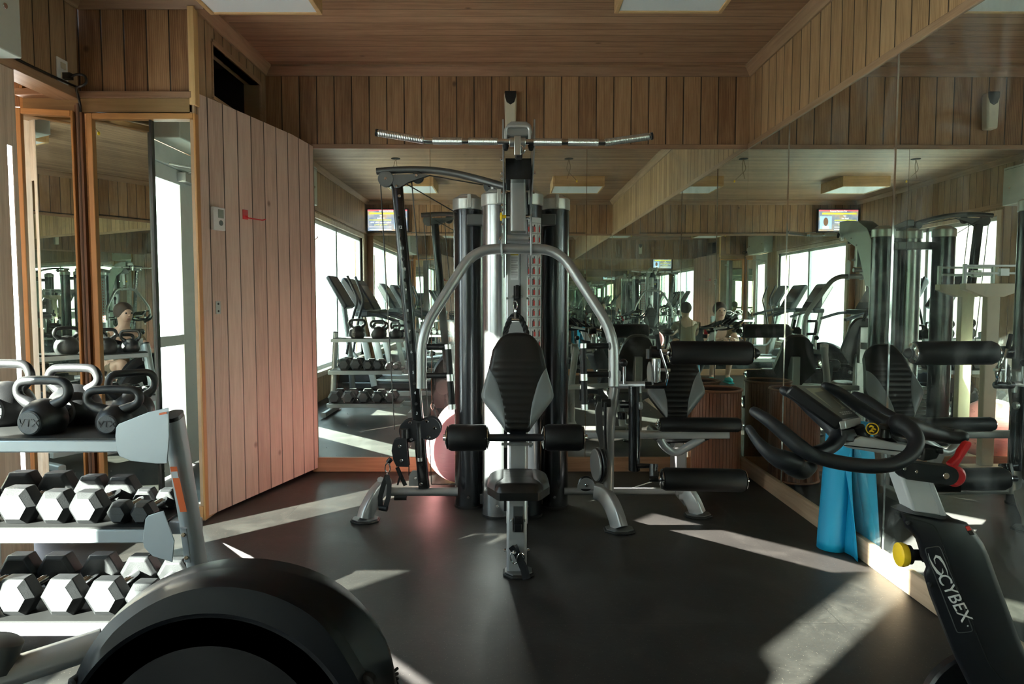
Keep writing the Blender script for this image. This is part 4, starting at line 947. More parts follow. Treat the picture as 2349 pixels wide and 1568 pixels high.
m = MB(); m.tube([path[0]-(path[1]-path[0]).normalized()*.004, path[0]+(path[1]-path[0]).normalized()*.004], .0150, 16); m.tube([path[4]-(path[4]-path[3]).normalized()*.004, path[4]+(path[4]-path[3]).normalized()*.004], .015, 16); m.build('end_cap', M_black, LB)
m = MB(); c = W(1187, 326, YL); m.tube([c+Vector((-.032, 0, 0)), c+Vector((.032, 0, 0))], .019, 20); m.bb(c.x-.013, c.x+.013, YL-.024, YL-.012, c.z-.055, c.z+.02); m.build('swivel_collar', M_alum, LB, bev=.002)
m = MB(); m.torus((c.x+.014, YL-.02, c.z-.035), (.5, 1, 0), .016, .0028); m.build('clip', M_chrome, LB)
# triceps rope
RP = thing('triceps_rope', W(1185, 735, 3.33), 'black twisted triceps rope hanging behind the top of the backrest', 'rope attachment')
def twist(pts, r, m, tw=40):
    P = fillet(pts, .05, 10); 
    L_ = [0]; 
    for a, b in zip(P, P[1:]): L_.append(L_[-1]+(b-a).length)
    for k in range(3):
        q = []
        for i, p in enumerate(P):
            t_ = (P[min(i+1, len(P)-1)]-P[max(i-1, 0)]).normalized(); n1 = t_.cross(Vector((0, 1, 0))).normalized(); n2 = t_.cross(n1)
            a = L_[i]*90 + k*2*PI/3; q.append(p + (n1*math.cos(a)+n2*math.sin(a))*r*.55)
        m.tube(q, r*.62, 8)
def dense(pts, n=60):
    P = fillet(pts, .04, 8); L_ = [0]
    for a, b in zip(P, P[1:]): L_.append(L_[-1]+(b-a).length)
    out = []
    for i in range(n+1):
        d = L_[-1]*i/n; j = max(k for k in range(len(L_)) if L_[k] <= d+1e-9); j = min(j, len(P)-2); out.append(P[j].lerp(P[j+1], (d-L_[j])/max(1e-9, L_[j+1]-L_[j])))
    return out
m = MB()
P = dense([W(1158, 775, 3.32), W(1160, 756, 3.32), W(1172, 727, 3.32), W(1184, 722, 3.32), W(1194, 727, 3.32), W(1207, 756, 3.32), W(1210, 775, 3.32)], 70)
_f = fillet; fillet = lambda p, r, n=6: [Vector(q) for q in p]
twist(P, .0125, m); fillet = _f
m.build('rope', M_rubber, RP)
m = MB(); m.tube([W(1174, 733, 3.305), W(1191, 733, 3.305)], .011, 16); m.bb(W(1179, 0, 3.3).x, W(1184, 0, 3.3).x, 3.295, 3.31, W(0, 733, 3.3).z, W(0, 716, 3.3).z); m.build('rope_collar', M_chrome, RP)
m = MB(); m.torus(W(1182, 700, 3.31), (.3, 1, 0), .020, .0032, squash=.5); m.torus(W(1182, 713, 3.31), (1, .3, 0), .010, .0028); m.build('carabiner', M_chrome, RP)
# hanging strap handle and a second strap by the left column
ST = thing('strap_handle', W(885, 1120, YC-.14), 'black strap handle hanging from a carabiner at the left column foot', 'strap handle')
m = MB(); m.torus(W(889, 1073, YC-.13), (.2, 1, 0), .026, .0035, squash=.55); m.torus(W(888, 1086, YC-.13), (1, .2, 0), .010, .003); m.build('carabiner', M_chrome, ST)
m = MB(); m.tube([W(897, 1052, YC-.12), W(890, 1060, YC-.12)], .014, 14); m.build('cable_stop', M_black, ST)
def strap(m, pts, w, t=.003):
    m.sweep(pts, [(-w/2, -t/2), (w/2, -t/2), (w/2, t/2), (-w/2, t/2)], up=(0, 1, 0))
m = MB(); strap(m, [W(888, 1090, YC-.13), W(880, 1110, YC-.14), W(872, 1140, YC-.15), W(873, 1160, YC-.15)], .026); strap(m, [W(888, 1090, YC-.13), W(893, 1112, YC-.15), W(891, 1140, YC-.16), W(884, 1164, YC-.16)], .026); m.build('webbing', M_rubber, ST)
m = MB(); m.tube([W(871, 1163, YC-.15), W(888, 1166, YC-.16)], .016, 14); m.build('grip', M_foam, ST)
S2 = thing('ankle_strap', W(918, 1095, YC-.05), 'thin black strap hanging under the pulley housing of the left column', 'strap')
m = MB(); strap(m, [W(911, 1071, YC-.06), W(918, 1090, YC-.06), W(912, 1112, YC-.06)], .010); strap(m, [W(911, 1071, YC-.06), W(920, 1092, YC-.05), W(930, 1113, YC-.05)], .022); m.build('webbing', M_rubber, S2)
S3 = thing('ankle_strap', W(1188, 1300, 2.84), 'black strap with two carabiners lying against the foot of the seat post', 'strap')
YK = 2.855
m = MB(); m.torus(W(1180, 1278, YK), (.25, 1, .1), .028, .0035, squash=.6); m.torus(W(1194, 1281, YK-.01), (-.3, 1, .2), .026, .0035, squash=.6); m.build('carabiner', M_chrome, S3)
m = MB(); strap(m, [W(1172, 1253, YK+.005), W(1186, 1272, YK-.005), W(1200, 1305, YK-.02), W(1206, 1328, YK-.035)], .024, .008); strap(m, [W(1182, 1249, YK+.005), W(1190, 1268, YK-.01), W(1206, 1300, YK-.02), W(1213, 1326, YK-.04)], .016, .004); m.build('webbing', M_blacks, S3)
m = MB(); m.sph(W(1179, 1268, YK-.012), .008); m.build('rivet', M_chrome, S3)
# ------------------------------------------------------------------ things standing around it
B = thing('exercise_ball', (-.31, 4.42, 0), 'pink exercise ball on the floor behind the left tower', 'exercise ball')
o = MB().sph((-.31, 4.42, .232), .232, seg=56, rings=34).build('shell', M_pink, B)
m = MB()
for k in range(-4, 5): 
    z = k*.03; rr = math.sqrt(.232**2-z*z); m.torus((-.31, 4.42, .232+z), (0, 0, 1), rr-.0006, .0016, 56, 6)
m.build('ridge', M_pink, B)
bx, by, br_ = 1.365, 4.46, .158
WB = thing('waste_bin', (bx, by, 0), 'round reddish wooden slatted bin in the far right corner', 'waste bin')
m = MB(); n = 44
def slats(m, bx, by, r, z0, z1, n):
    for k in range(n):
        a0, a1 = 2*PI*(k+.06)/n, 2*PI*(k+.94)/n
        v = [(bx+r*math.cos(a), by+r*math.sin(a)) for a in (a0, a1)]; w = [(bx+(r-.01)*math.cos(a), by+(r-.01)*math.sin(a)) for a in (a1, a0)]
        m.prism([(*p, z0) for p in v+w], (0, 0, z1-z0))
slats(m, bx, by, br_, .02, .60, n); m.build('slats', wood('bin_wood', 2, (.16, .055, .03), (.30, .12, .065)), WB, ang=0)
m = MB(); m.lathe([(br_-.012, .0), (br_-.012, .60), (br_-.016, .60), (br_-.016, .02), (0, .02)], (bx, by, 0)); m.build('liner', plain('bin_liner', (.05, .02, .012), .7), WB)
m = MB(); m.torus((bx, by, .605), (0, 0, 1), br_, .009, 44); m.torus((bx, by, .012), (0, 0, 1), br_-.001, .008, 44); m.build('rim', wood('bin_rim', 0, (.16, .06, .03), (.28, .12, .06)), WB)
# blue mat: roll with a loose flap, standing
YM = thing('yoga_mat', (1.5, 3.18, 0), 'bright blue foam mat half unrolled and standing against the right mirror', 'exercise mat')
rc = FL(1914, 1262); rc = Vector((rc.x, rc.y+.03, 0)); 
def spiral(c, r, turns, a_end, n=60):
    return [Vector((c[0]+(r-.006*turns*(1-i/n))*math.cos(a_end-2*PI*turns*(1-i/n)), c[1]+(r-.006*turns*(1-i/n))*math.sin(a_end-2*PI*turns*(1-i/n)), 0)) for i in range(n+1)]
ct_ = Vector((rc.x+.035, rc.y+.02, 0)); n1 = 60
a_e = math.radians(-60)
bot = spiral(rc, .066, 2.2, a_e, n1); top = spiral(ct_, .060, 2.2, a_e+.5, n1)
e1 = FL(1968, 1290); e2 = FL(2010, 1252)
ex = [bot[-1]] ; P0b = bot[-1]
fb = [P0b + (Vector((e1.x, e1.y, 0))-P0b)*(k/10) + Vector((.012*math.sin(PI*k/10), .0, 0)) for k in range(1, 11)] + [Vector((e1.x, e1.y, 0)).lerp(Vector((XR-.012, e2.y-.02, 0)), k/8) for k in range(1, 9)]
P0t = top[-1]; tgt = Vector((XR-.05, rc.y+.05, 0)); tg2 = Vector((XR-.012, rc.y-.02, 0))
ft = [P0t.lerp(tgt, k/10)+Vector((0, -.03*math.sin(PI*k/10), 0)) for k in range(1, 11)] + [tgt.lerp(tg2, k/8) for k in range(1, 9)]
bot += fb; top += ft
m = MB(); NZ = 14; rows_ = []; HM = .60
for j in range(NZ+1):
    t_ = j/NZ; rows_.append([m.bm.verts.new(b_.lerp(t2, t_**1.25)+Vector((0, 0, .003+HM*t_*(1 if i < n1 else 1-.06*(i-n1)/18*0)))) for i, (b_, t2) in enumerate(zip(bot, top))])
for j in range(NZ):
    for i in range(len(bot)-1): m.bm.faces.new((rows_[j][i], rows_[j][i+1], rows_[j+1][i+1], rows_[j+1][i]))
mat_o = m.build('sheet', M_blue, YM, ang=60)
sl = mat_o.modifiers.new('thick', 'SOLIDIFY'); sl.thickness = .005; sl.offset = 0
# doctor's beam scale behind the towers
SX, SY = .02, 4.42
S = thing('beam_scale', (SX, SY, 0), 'beige upright beam scale behind the towers, seen in the right mirror', 'scale')
m = MB(); m.bb(SX-.15, SX+.15, SY-.22, SY+.2, .01, .07); m.build('platform', M_beige, S, bev=.01)
m = MB(); m.bb(SX-.045, SX+.045, SY+.12, SY+.17, .07, 1.22); m.build('column', M_beige, S, bev=.006)
m = MB(); m.prism([(SX-.2, SY+.11, 1.30), (SX+.2, SY+.11, 1.30), (SX+.2, SY+.11, 1.26), (SX+.06, SY+.11, 1.21), (SX-.06, SY+.11, 1.21), (SX-.2, SY+.11, 1.26)], (0, .06, 0)); m.build('head', M_beige, S, bev=.004)
m = MB(); m.bb(SX-.19, SX+.19, SY+.135, SY+.145, 1.36, 1.375); m.bb(SX-.19, SX+.19, SY+.135, SY+.145, 1.41, 1.425); m.bb(SX-.2, SX-.18, SY+.13, SY+.15, 1.3, 1.43); m.bb(SX+.18, SX+.2, SY+.13, SY+.15, 1.3, 1.43); m.bb(SX-.1, SX-.04, SY+.125, SY+.155, 1.35, 1.40); m.build('beam', M_gray, S, bev=.002)
# ------------------------------------------------------------------ dumbbell rack (seen from behind)
RX0, RX1 = -1.87, -1.0
SH = [(1.93, 1010, 1038, .32), (2.11, 1215, 1246, .26), (2.17, 1430, 1459, .28)]
RK = thing('dumbbell_rack', (-1.4, 2.1, 0), 'silver three tier dumbbell rack in front of the closet mirrors', 'rack')
ZS = []
for i, (Y, ya_, yb__, dp) in enumerate(SH):
    zt, zb_ = W(100, ya_, Y).z, W(100, yb__, Y).z; ZS.append(zt)
    m = MB(); m.bb(RX0, RX1-.11, Y, Y+.045, zb_, zt); m.bb(RX0, RX1-.11, Y+dp-.045, Y+dp, zb_, zt+.0); m.bb(RX0, RX1-.11, Y+.045, Y+dp-.045, zt-.012, zt-.003); m.bb(RX1-.11, RX1-.02, Y+.08, Y+.13, zb_, zt)
    s_ = m.build('shelf', M_rack, RK, bev=.004)
    MB().bb(RX0+.02, RX1-.115, Y+.006, Y+dp-.006, zt+.0005, zt+.006).build('rubber_mat', M_rubber, s_, ang=0)
for xx, sg in ((RX1, 1), (RX0, -1)):
    a, b = W(360, 958, 2.02), W(415, 1330, 2.16); a.x = xx; b.x = xx; 
    d = (b-a).normalized(); c = b + d*((b.z-.03)/-d.z)
    m = MB(); m.sweep([a, c], rrect(.05, .075, .024), up=(0, 1, 0)); u_ = m.build('upright', M_rack, RK)
    m = MB(); m.sweep([a+(a-c).normalized()*-.004, a+(a-c).normalized()*.012], rrect(.048, .073, .023), up=(0, 1, 0)); m.build('end_cap', M_black, u_)
    m = MB(); m.sweep([Vector((xx, c.y-.30, .035)), Vector((xx, c.y+.34, .035))], rrect(.05, .05, .012), up=(0, 0, 1)); m.build('floor_rail', M_rack, RK)
    if sg == 1:
        # slotted bolt plates and the warning sticker on the outer face
        for (p1, p2) in (((380, 975), (390, 1055)), ((424, 1210), (434, 1288))):
            m = MB(); P, Q = W(p1[0]-3, p1[1], 1.985), W(p2[0]-3, p2[1], 2.04); m.sweep([P, Q], rrect(.020, .006, .002), up=(0, 1, 0)); pl = m.build('bolt_plate', M_rack, u_)
            m = MB(); m.disc(P.lerp(Q, .18)+Vector((0, -.006, 0)), (0, 1, 0), .007, .01, 6); m.disc(P.lerp(Q, .85)+Vector((0, -.006, 0)), (0, 1, 0), .007, .01, 6); m.build('bolt', plain('brass_bolt', (.35, .28, .2), .35, 1), pl)
        P, Q = W(394, 1072, 1.985), W(414, 1178, 2.02); P.y = 1.995; Q.y = 2.04
        m = MB(); m.sweep([P, Q], [(-.010, -.001), (.010, -.001), (.010, .001), (-.010, .001)], up=(0, 1, 0)); st = m.build('warning_sticker', M_labelo, u_, ang=0)
        m = MB(); m.sweep([P.lerp(Q, .10)+Vector((0, -.001, 0)), P.lerp(Q, .24)+Vector((0, -.001, 0))], [(-.009, -.001), (.009, -.001), (.009, .001), (-.009, .001)], up=(0, 1, 0)); m.build('sticker_band', M_labelg, st, ang=0)
# curved end guards
def guard(pts, Y, dep, par):
    """outline in photo pixels, bowed plate"""
    P = [W(px, py, Y) for px, py in pts]; m = MB(); m.prism(P, (0, .004, 0)); o = m.build('end_guard', M_rack, par, bev=.0015); return o
g1 = guard([(386, 934), (340, 945), (272, 972), (266, 980), (264, 1000), (267, 1032), (274, 1046), (300, 1057), (356, 1063), (383, 1063), (388, 1000)], 1.915, .1, RK)
guard([(374, 1171), (340, 1182), (333, 1190), (327, 1240), (330, 1255), (350, 1275), (395, 1289), (400, 1240)], 2.06, .1, RK)
m = MB(); P, Q = W(365, 947, 1.912), W(382, 944, 1.912); m.prism([P, Q, Q+Vector((0, 0, -.006)), P+Vector((0, 0, -.006))], (0, .001, 0)); m.build('sticker', M_labelo, g1, ang=0)
# kettlebells
def kettlebell(R, Hh, lw, lbl, x, y, z, rot, txt=True):
    r = thing('kettlebell', (0, 0, 0), lbl, 'kettlebell', 'kettlebells on the top shelf')
    def p(o): o.parent = r; o.matrix_parent_inverse = Matrix.Identity(4); return o
    m = MB(); prof = []
    for k in range(22):
        a = -PI/2 + PI*k/21; rr, zz = R*math.cos(a), R*math.sin(a)
        if zz < -R*.62: zz = -R*.62
        prof.append((max(rr, 0), zz+R*.62))
    prof[0] = (0, 0); m.lathe(prof, (0, 0, 0), seg=44); body = p(m.build('body', M_iron))
    t = lw*.074; w = lw/2
    m = MB()
    pts = [(-R*.42, 0, R*1.25), (-w*.80, 0, R*1.62), (-w+t*.7, 0, Hh*.76), (-w*.74, 0, Hh-t*1.2), (-w*.3, 0, Hh-t), (w*.3, 0, Hh-t), (w*.74, 0, Hh-t*1.2), (w-t*.7, 0, Hh*.76), (w*.80, 0, R*1.62), (R*.42, 0, R*1.25)]
    P = fillet(pts, .05, 7); n_ = len(P)
    sc_ = [1.0+.4*max(0, 1-min(i, n_-1-i)/7)**2 for i in range(n_)]
    m.tube(P, t, 18, scales=sc_); p(m.build('handle', M_iron))
    m = MB(); m.lathe([(0, 0), (R*.50, 0), (R*.56, -.003), (R*.56, -.018)], (0, -R*1.0, R*.62), (0, -1, 0), 36); fc_ = p(m.build('face_disc', M_ironb))
    if txt:
        o = text('weight_mark', 'VTX', R*.52, M_blackm, None, frame_mat(Vector((0, -R*1.0-.0005, R*.62)), (1, 0, 0), (0, 0, 1)), .0012, shear=.15); o.parent = fc_
    r.location = (x, y, z); r.rotation_euler = (0, 0, rot); return r
zt = ZS[0]+.006
def kb(px, Y, *a, **k): 
    q = W(px, 950, Y); return kettlebell(*a, x=q.x, y=Y, z=zt, **k)
kb(101, 2.02, .063, .170, .18, 'small black kettlebell at the front left of the top shelf, VTX face showing', rot=math.radians(-3))
kb(172, 2.17, .078, .192, .18, 'larger black kettlebell standing behind the front one on the top shelf', rot=0.0)
kb(262, 2.03, .050, .140, .17, 'small low black kettlebell at the right end of the top shelf', rot=math.radians(6))
kb(305, 2.17, .064, .174, .150, 'black kettlebell behind the grey end guard at the right end', rot=math.radians(35), txt=False)
kb(14, 2.17, .084, .206, .19, 'large sunlit black kettlebell cut by the left edge of the photo', rot=0.0)
# dumbbells
def dumbbell(hh, ln, lbl, x, y, z, grp):
    r = thing('dumbbell', (0, 0, 0), lbl, 'dumbbell', grp)
    def p(o): o.parent = r; return o
    a = hh/2; R = a/math.cos(PI/6); hd = .075 if hh > .09 else .062
    def hexa(rad): return [(rad*math.cos(PI/3*k), rad*math.sin(PI/3*k)) for k in range(6)]
    for s_, y0 in ((-1, 0), (1, ln)):
        m = MB(); rings = []
        for rad, off in ((R*.66, 0), (R, .018), (R, hd-.012), (R*.8, hd)):
            rings.append([m.bm.verts.new((u, y0 - s_*off*1.0, v+a)) for u, v in hexa(rad)])
        for A, B_ in zip(rings, rings[1:]):
            for k in range(6): m.bm.faces.new((A[k], A[(k+1) % 6], B_[(k+1) % 6], B_[k]))
        m.bm.faces.new(rings[-1]); hd_o = p(m.build('head', M_hex, bev=.003, ang=20) if True else None)
        m = MB(); yq = y0 + s_*.0006; m.bm.faces.new([m.bm.verts.new((u, yq, v+a)) for u, v in hexa(R*.66)])
        m.bb(-R*.6, R*.6, yq-.0006, yq+.0006, a-.0006, a+.0006); o = m.build('end_face', M_hexf, ang=0); o.parent = hd_o
    m = MB(); m.tube([(0, hd, a), (0, ln-hd, a)], .0155, 18); p(m.build('handle', M_chrome))
    r.location = (x, y, z); return r
z2, z3 = ZS[1]+.006, ZS[2]+.006
Yd = 2.135
for px, hh, lbl in ((28, .116, 'big hex dumbbell with a sunlit face, leftmost in view on the middle shelf'), (116, .104, 'hex dumbbell with a sunlit face, second from the left on the middle shelf'), (190, .102, 'dark hex dumbbell in the middle of the middle shelf'),
                    (266, .070, 'small hex dumbbell second from the right end of the middle shelf'), (319, .068, 'smallest hex dumbbell at the right end of the middle shelf')):
    dumbbell(hh, .27 if hh > .08 else .22, lbl, W(px, 1180, Yd).x, Yd, z2, 'dumbbells on the middle shelf')
Ye = 2.20
for px, hh, lbl in ((24, .124, 'hex dumbbell with a sunlit face, leftmost in view on the lowest shelf'), (134, .124, 'hex dumbbell with a sunlit face, second from the left on the lowest shelf'), (233, .118, 'dark hex dumbbell third from the left on the lowest shelf'), (322, .108, 'dark hex dumbbell half hidden behind the black drum of the elliptical trainer')):
    dumbbell(hh, .29, lbl, W(px, 1383, Ye).x, Ye, z3, 'dumbbells on the lowest shelf')
dumbbell(.118, .27, 'hex dumbbell at the far left end of the middle shelf, seen only in the mirrors', -1.70, Yd, z2, 'dumbbells on the middle shelf')
dumbbell(.124, .29, 'hex dumbbell at the far left end of the lowest shelf, seen only in the mirrors', -1.78, Ye, z3, 'dumbbells on the lowest shelf')
# ------------------------------------------------------------------ elliptical trainer, bottom left
E = thing('elliptical_trainer', (-1.1, 1.2, 0), 'elliptical trainer with a big round black drive housing in the lower left foreground', 'exercise machine')
C0 = (481, 1758)
def rad(tab, a):
    a %= 360
    t_ = sorted(tab); t_ = [(t_[-1][0]-360, t_[-1][1])] + t_ + [(t_[0][0]+360, t_[0][1])]
    for i in range(len(t_)-1):
        if t_[i][0] <= a <= t_[i+1][0]:
            # Catmull-Rom
            p1, p2 = t_[i], t_[i+1]; p0 = t_[i-1] if i > 0 else p1; p3 = t_[i+2] if i+2 < len(t_) else p2
            u = (a-p1[0])/(p2[0]-p1[0]+1e-9); return .5*(2*p1[1]+(p2[1]-p0[1])*u+(2*p0[1]-5*p1[1]+4*p2[1]-p3[1])*u*u+(3*p1[1]-p0[1]-3*p2[1]+p3[1])*u**3)
T0 = [(0, 448), (24, 470), (38, 503), (56, 514), (82, 484), (100, 452), (125, 405), (149, 366), (180, 350), (225, 370), (270, 400), (315, 420)]
T1 = [(0, 445), (24, 465), (35, 497), (53, 499), (82, 464), (100, 440), (125, 398), (149, 362), (180, 346), (225, 366), (270, 396), (315, 416)]
T2 = [(0, 395), (24, 404), (38, 410), (55, 430), (90, 425), (125, 392), (149, 358), (180, 342), (225, 350), (270, 360), (315, 380)]
def T(k): return [(a, k) for a in range(0, 360, 30)]
layers = [(1.40, T0, .86), (1.375, T0, .95), (1.33, T0, .99), (1.28, T0, 1.0), (1.245, T1, 1.0), (1.24, T1, .993), (1.20, T2, 1.03), (1.185, T2, 1.0), (1.17, T2, .97), (1.165, T(352), 1), (1.17, T(342), 1), (1.182, T(338), 1), (1.183, T(314), 1), (1.175, T(309), 1), (1.172, T(303), 1), (1.168, T(250), 1), (1.166, T(178), 1), (1.170, T(174), 1), (1.167, T(168), 1), (1.166, T(90), 1)]
def lay(m, layers, seg=120):
    rings = []
    for Y, t_, k in layers:
        R_ = []
        for i in range(seg):
            a = 360*i/seg; rr = rad(t_, a)*k; q = W(C0[0]+rr*math.cos(math.radians(a)), C0[1]-rr*math.sin(math.radians(a)), Y); q.z = max(q.z, .03); R_.append(m.bm.verts.new(q))
        rings.append(R_)
    for A, B_ in zip(rings, rings[1:]):
        for i in range(seg): m.bm.faces.new((A[i], A[(i+1) % seg], B_[(i+1) % seg], B_[i]))
    m.bm.faces.new(rings[0]); m.bm.faces.new(rings[-1][::-1]); return m
h_ = lay(MB(), layers[:11]).build('drive_housing', plain('housing_plastic', (.004, .0045, .006), .33, spec=.14, bump=.15, bscale=1100), E, ang=28)
lay(MB(), layers[10:]).build('crank_disc', plain('disc_plastic', (.003, .003, .004), .38, spec=.10, bump=.15, bscale=1100), E, ang=28)
for px, py, rr in ((493, 1362, .012), (172, 1560, .009), (845, 1560, .014)):
    c = W(px, py, 1.192); m = MB(); m.disc(c, (.3, 1, .1), rr, .02, 20); m.build('screw_recess', M_void, h_)
m = MB()
for k in range(5): a = W(868+k*7, 1568-k*11, 1.25); b = W(912, 1532+k*12, 1.3); m.tube([a, b], .003, 6)
m.build('vent_slot', M_void, h_)
m = MB(); m.tube([W(235, 1472, 1.28), W(-10, 1552, 1.20), W(-200, 1610, 1.14)], .0265, 24); m.build('pedal_arm', M_gray, E)
pe = W(-200, 1610, 1.14)
m = MB(); m.lathe([(.028, -.03), (.034, -.026), (.034, .026), (.028, .03)], W(-6, 1500, 1.2), (.3, .2, 1), 24); m.build('arm_collar', M_grayd, E)
m = MB(); m.bb(-2.12, -.45, 1.10, 1.16, .03, .09); m.bb(-2.12, -2.04, .85, 1.42, .0, .05); m.bb(-.6, -.5, .95, 1.45, .0, .04); m.build('base_frame', M_gray, E, bev=.008)
m = MB(); m.tube([(-1.9, 1.13, .09), (-1.94, 1.13, .7), (-2.0, 1.13, 1.15)], .035, 18, .1); m.build('mast', M_grayd, E)
for s_ in (-1, 1):
    y = 1.13+s_*.17
    m = MB(); m.tube([(-1.93, y, .55), (-1.85, y, 1.0), (-1.78, y, 1.2), (-1.9, y+s_*.04, 1.48)], .016, 14, .1); m.build('moving_handle', M_blackm, E)
    if s_ == -1: m = MB(); m.tube([(-1.93, y, .55), (-1.75, y, .32), (-.85, y, .33)], .02, 14, .05); m.build('foot_bar', M_gray, E)
    m = MB(); m.bb(-1.4, -1.0, y-.07, y+.07, .34, .37); m.bb(-1.4, -1.38, y-.07, y+.07, .37, .43); m.build('foot_plate', M_black, E, bev=.006)
m = MB(); m.prism([(-2.16, .92, 1.46), (-2.12, .92, 1.49), (-1.90, .92, 1.12), (-1.95, .92, 1.08)], (0, .42, 0)); m.build('console', M_blackm, E, bev=.015)
# ------------------------------------------------------------------ exercise bike, right foreground
K = thing('exercise_bike', (1.1, 1.5, 0), 'black and white exercise bike with a long black handlebar in the right foreground', 'exercise bike')
YN, YFAR = 1.36, 1.60
sh_o = [(2064, 1173), (2100, 1176), (2159, 1188), (2175, 1184), (2217, 1197), (2239, 1222), (2256, 1246), (2268, 1273), (2289, 1331), (2305, 1374), (2321, 1417), (2335, 1455), (2349, 1490), (2375, 1530), (2420, 1562), (2520, 1600), (2600, 1660), (2600, 1850), (2360, 1880), (2260, 1690), (2220, 1568), (2191, 1510), (2159, 1433), (2132, 1363), (2120, 1323), (2119, 1312), (2124, 1299), (2118, 1285), (2111, 1275), (2106, 1254), (2100, 1235), (2088, 1220), (2077, 1209)]
def outline_shell(pts, layers_, m=None):
    m = m or MB(); c = Vector((sum(p[0] for p in pts)/len(pts), sum(p[1] for p in pts)/len(pts))); rings = []
    n = len(pts)
    nrm = []
    for i in range(n):
        a, b = Vector(pts[i-1]), Vector(pts[(i+1) % n]); d = (b-a); d = Vector((d.y, -d.x)).normalized(); nrm.append(d)
    for Y, ins in layers_: rings.append([m.bm.verts.new(W(p[0]-q.x*ins, p[1]-q.y*ins, Y)) for p, q in zip(pts, nrm)])
    for A, B_ in zip(rings, rings[1:]):
        for i in range(n): m.bm.faces.new((A[i], A[(i+1) % n], B_[(i+1) % n], B_[i]))
    m.bm.faces.new(rings[0][::-1]); m.bm.faces.new(rings[-1]); return m
YSH = 1.42
shd = outline_shell(sh_o, [(YSH, 12), (YSH+.004, 5), (YSH+.016, 0), (YSH+.10, 0), (YSH+.125, 8), (YSH+.13, 16)]).build('frame_shroud', M_blackm, K, ang=50)
def linept(pts, Y, r, name, mt, par, closed=False):
    P = [W(a, b, Y) for a, b in pts]
    if closed: P = P + [P[0]]
    m = MB(); m.tube(P, r, 6, .01, 3); return m.build(name, mt, par)
linept([(2082, 1186), (2128, 1198), (2144, 1206), (2154, 1226), (2181, 1306), (2234, 1439), (2270, 1524), (2300, 1560)], YSH, .0016, 'panel_groove', M_void, shd)
linept([(2124, 1257), (2151, 1252), (2157, 1256), (2231, 1443), (2229, 1448), (2198, 1451), (2194, 1447), (2122, 1262)], YSH, .0011, 'badge_outline', M_grayd, shd, True)
ax_ = (W(2219, 1428, YSH)-W(2146, 1258, YSH)).normalized(); up_ = Vector((0, -1, 0)).cross(ax_); up_ = up_ if up_.x > 0 else -up_
sizeC = .036
def T3(a, b): return W(a, b, YSH-.0015)
L5 = (W(2213, 1422, YSH)-W(2156, 1322, YSH)).length
tx = text('brand_text', 'CYBEX', .0415, M_labelw, shd, Matrix.Identity(4), .0006, shear=.25)
co = [v.co for v in tx.data.vertices]; wx = max(c.x for c in co)-min(c.x for c in co); x0 = min(c.x for c in co); y0 = min(c.y for c in co); hy = max(c.y for c in co)-y0
P_, Q_ = W(2149, 1324, YSH), W(2208, 1432, YSH); ax_ = (Q_-P_).normalized(); up_ = Vector((0, 1, 0)).cross(ax_)
if up_.x < 0: up_ = -up_
Ls = (Q_-P_).length; Hs = .0250
tx.data.transform(frame_mat(P_+Vector((0, -.0016, 0)), ax_, up_) @ Matrix.Diagonal((Ls/wx, Hs/hy, 1, 1)) @ Matrix.Translation((-x0, -y0, 0)))
m = MB()
def ribbon(pts, ws):
    L_, R_ = [], []
    for i, p in enumerate(pts):
        a, b = Vector(pts[max(0, i-1)]), Vector(pts[min(len(pts)-1, i+1)]); d = (b-a).normalized(); nn = Vector((-d.y, d.x))
        L_.append(m.bm.verts.new(T3(p[0]+nn.x*ws[i], p[1]+nn.y*ws[i]))); R_.append(m.bm.verts.new(T3(p[0]-nn.x*ws[i], p[1]-nn.y*ws[i])))
    for i in range(len(pts)-1): m.bm.faces.new((L_[i], L_[i+1], R_[i+1], R_[i]))
ribbon([(2129, 1268), (2133, 1282), (2141, 1298), (2151, 1312), (2159, 1318), (2163, 1312), (2162, 1303)], [.3, 1.2, 2.2, 3.2, 3, 1.6, .3])
ribbon([(2176, 1325), (2172, 1307), (2164, 1290), (2155, 1278), (2147, 1275), (2143, 1282), (2146, 1293)], [.3, 1.2, 2.2, 3.2, 3, 1.6, .3])
m.build('swoosh_logo', M_labelw, shd, ang=0)
m = MB(); m.disc(T3(2220, 1435), (0, 1, 0), .0018, .0006, 10); m.build('logo_dot', M_labelw, shd, ang=0)
m = MB(); m.prism([W(2215, 1208, YSH-.001), W(2224, 1206, YSH-.001), W(2229, 1215, YSH-.001), W(2220, 1217, YSH-.001)], (0, .004, 0)); m.build('red_label', M_labelr, shd, ang=0)
m = MB(); m.prism([W(2221, 1218, YSH-.001), W(2230, 1216, YSH-.001), W(2236, 1226, YSH-.001), W(2226, 1227, YSH-.001)], (0, .004, 0)); m.build('black_label', M_labelk, shd, ang=0)
m = MB(); m.prism([W(2064, 1173, YSH+.01), W(2090, 1166, YSH+.03), W(2172, 1178, YSH+.03), W(2190, 1190, YSH+.01), W(2160, 1192, YSH+.0), W(2100, 1180, YSH+.0)], (0, .04, 0)); m.build('shroud_collar', M_black, K, bev=.003)
for c_ in ((2085, 1199), (2134, 1341)): m = MB(); m.disc(W(c_[0], c_[1], YSH), (0, 1, 0), .0055, .012, 14); m.build('screw_recess', M_void, shd)
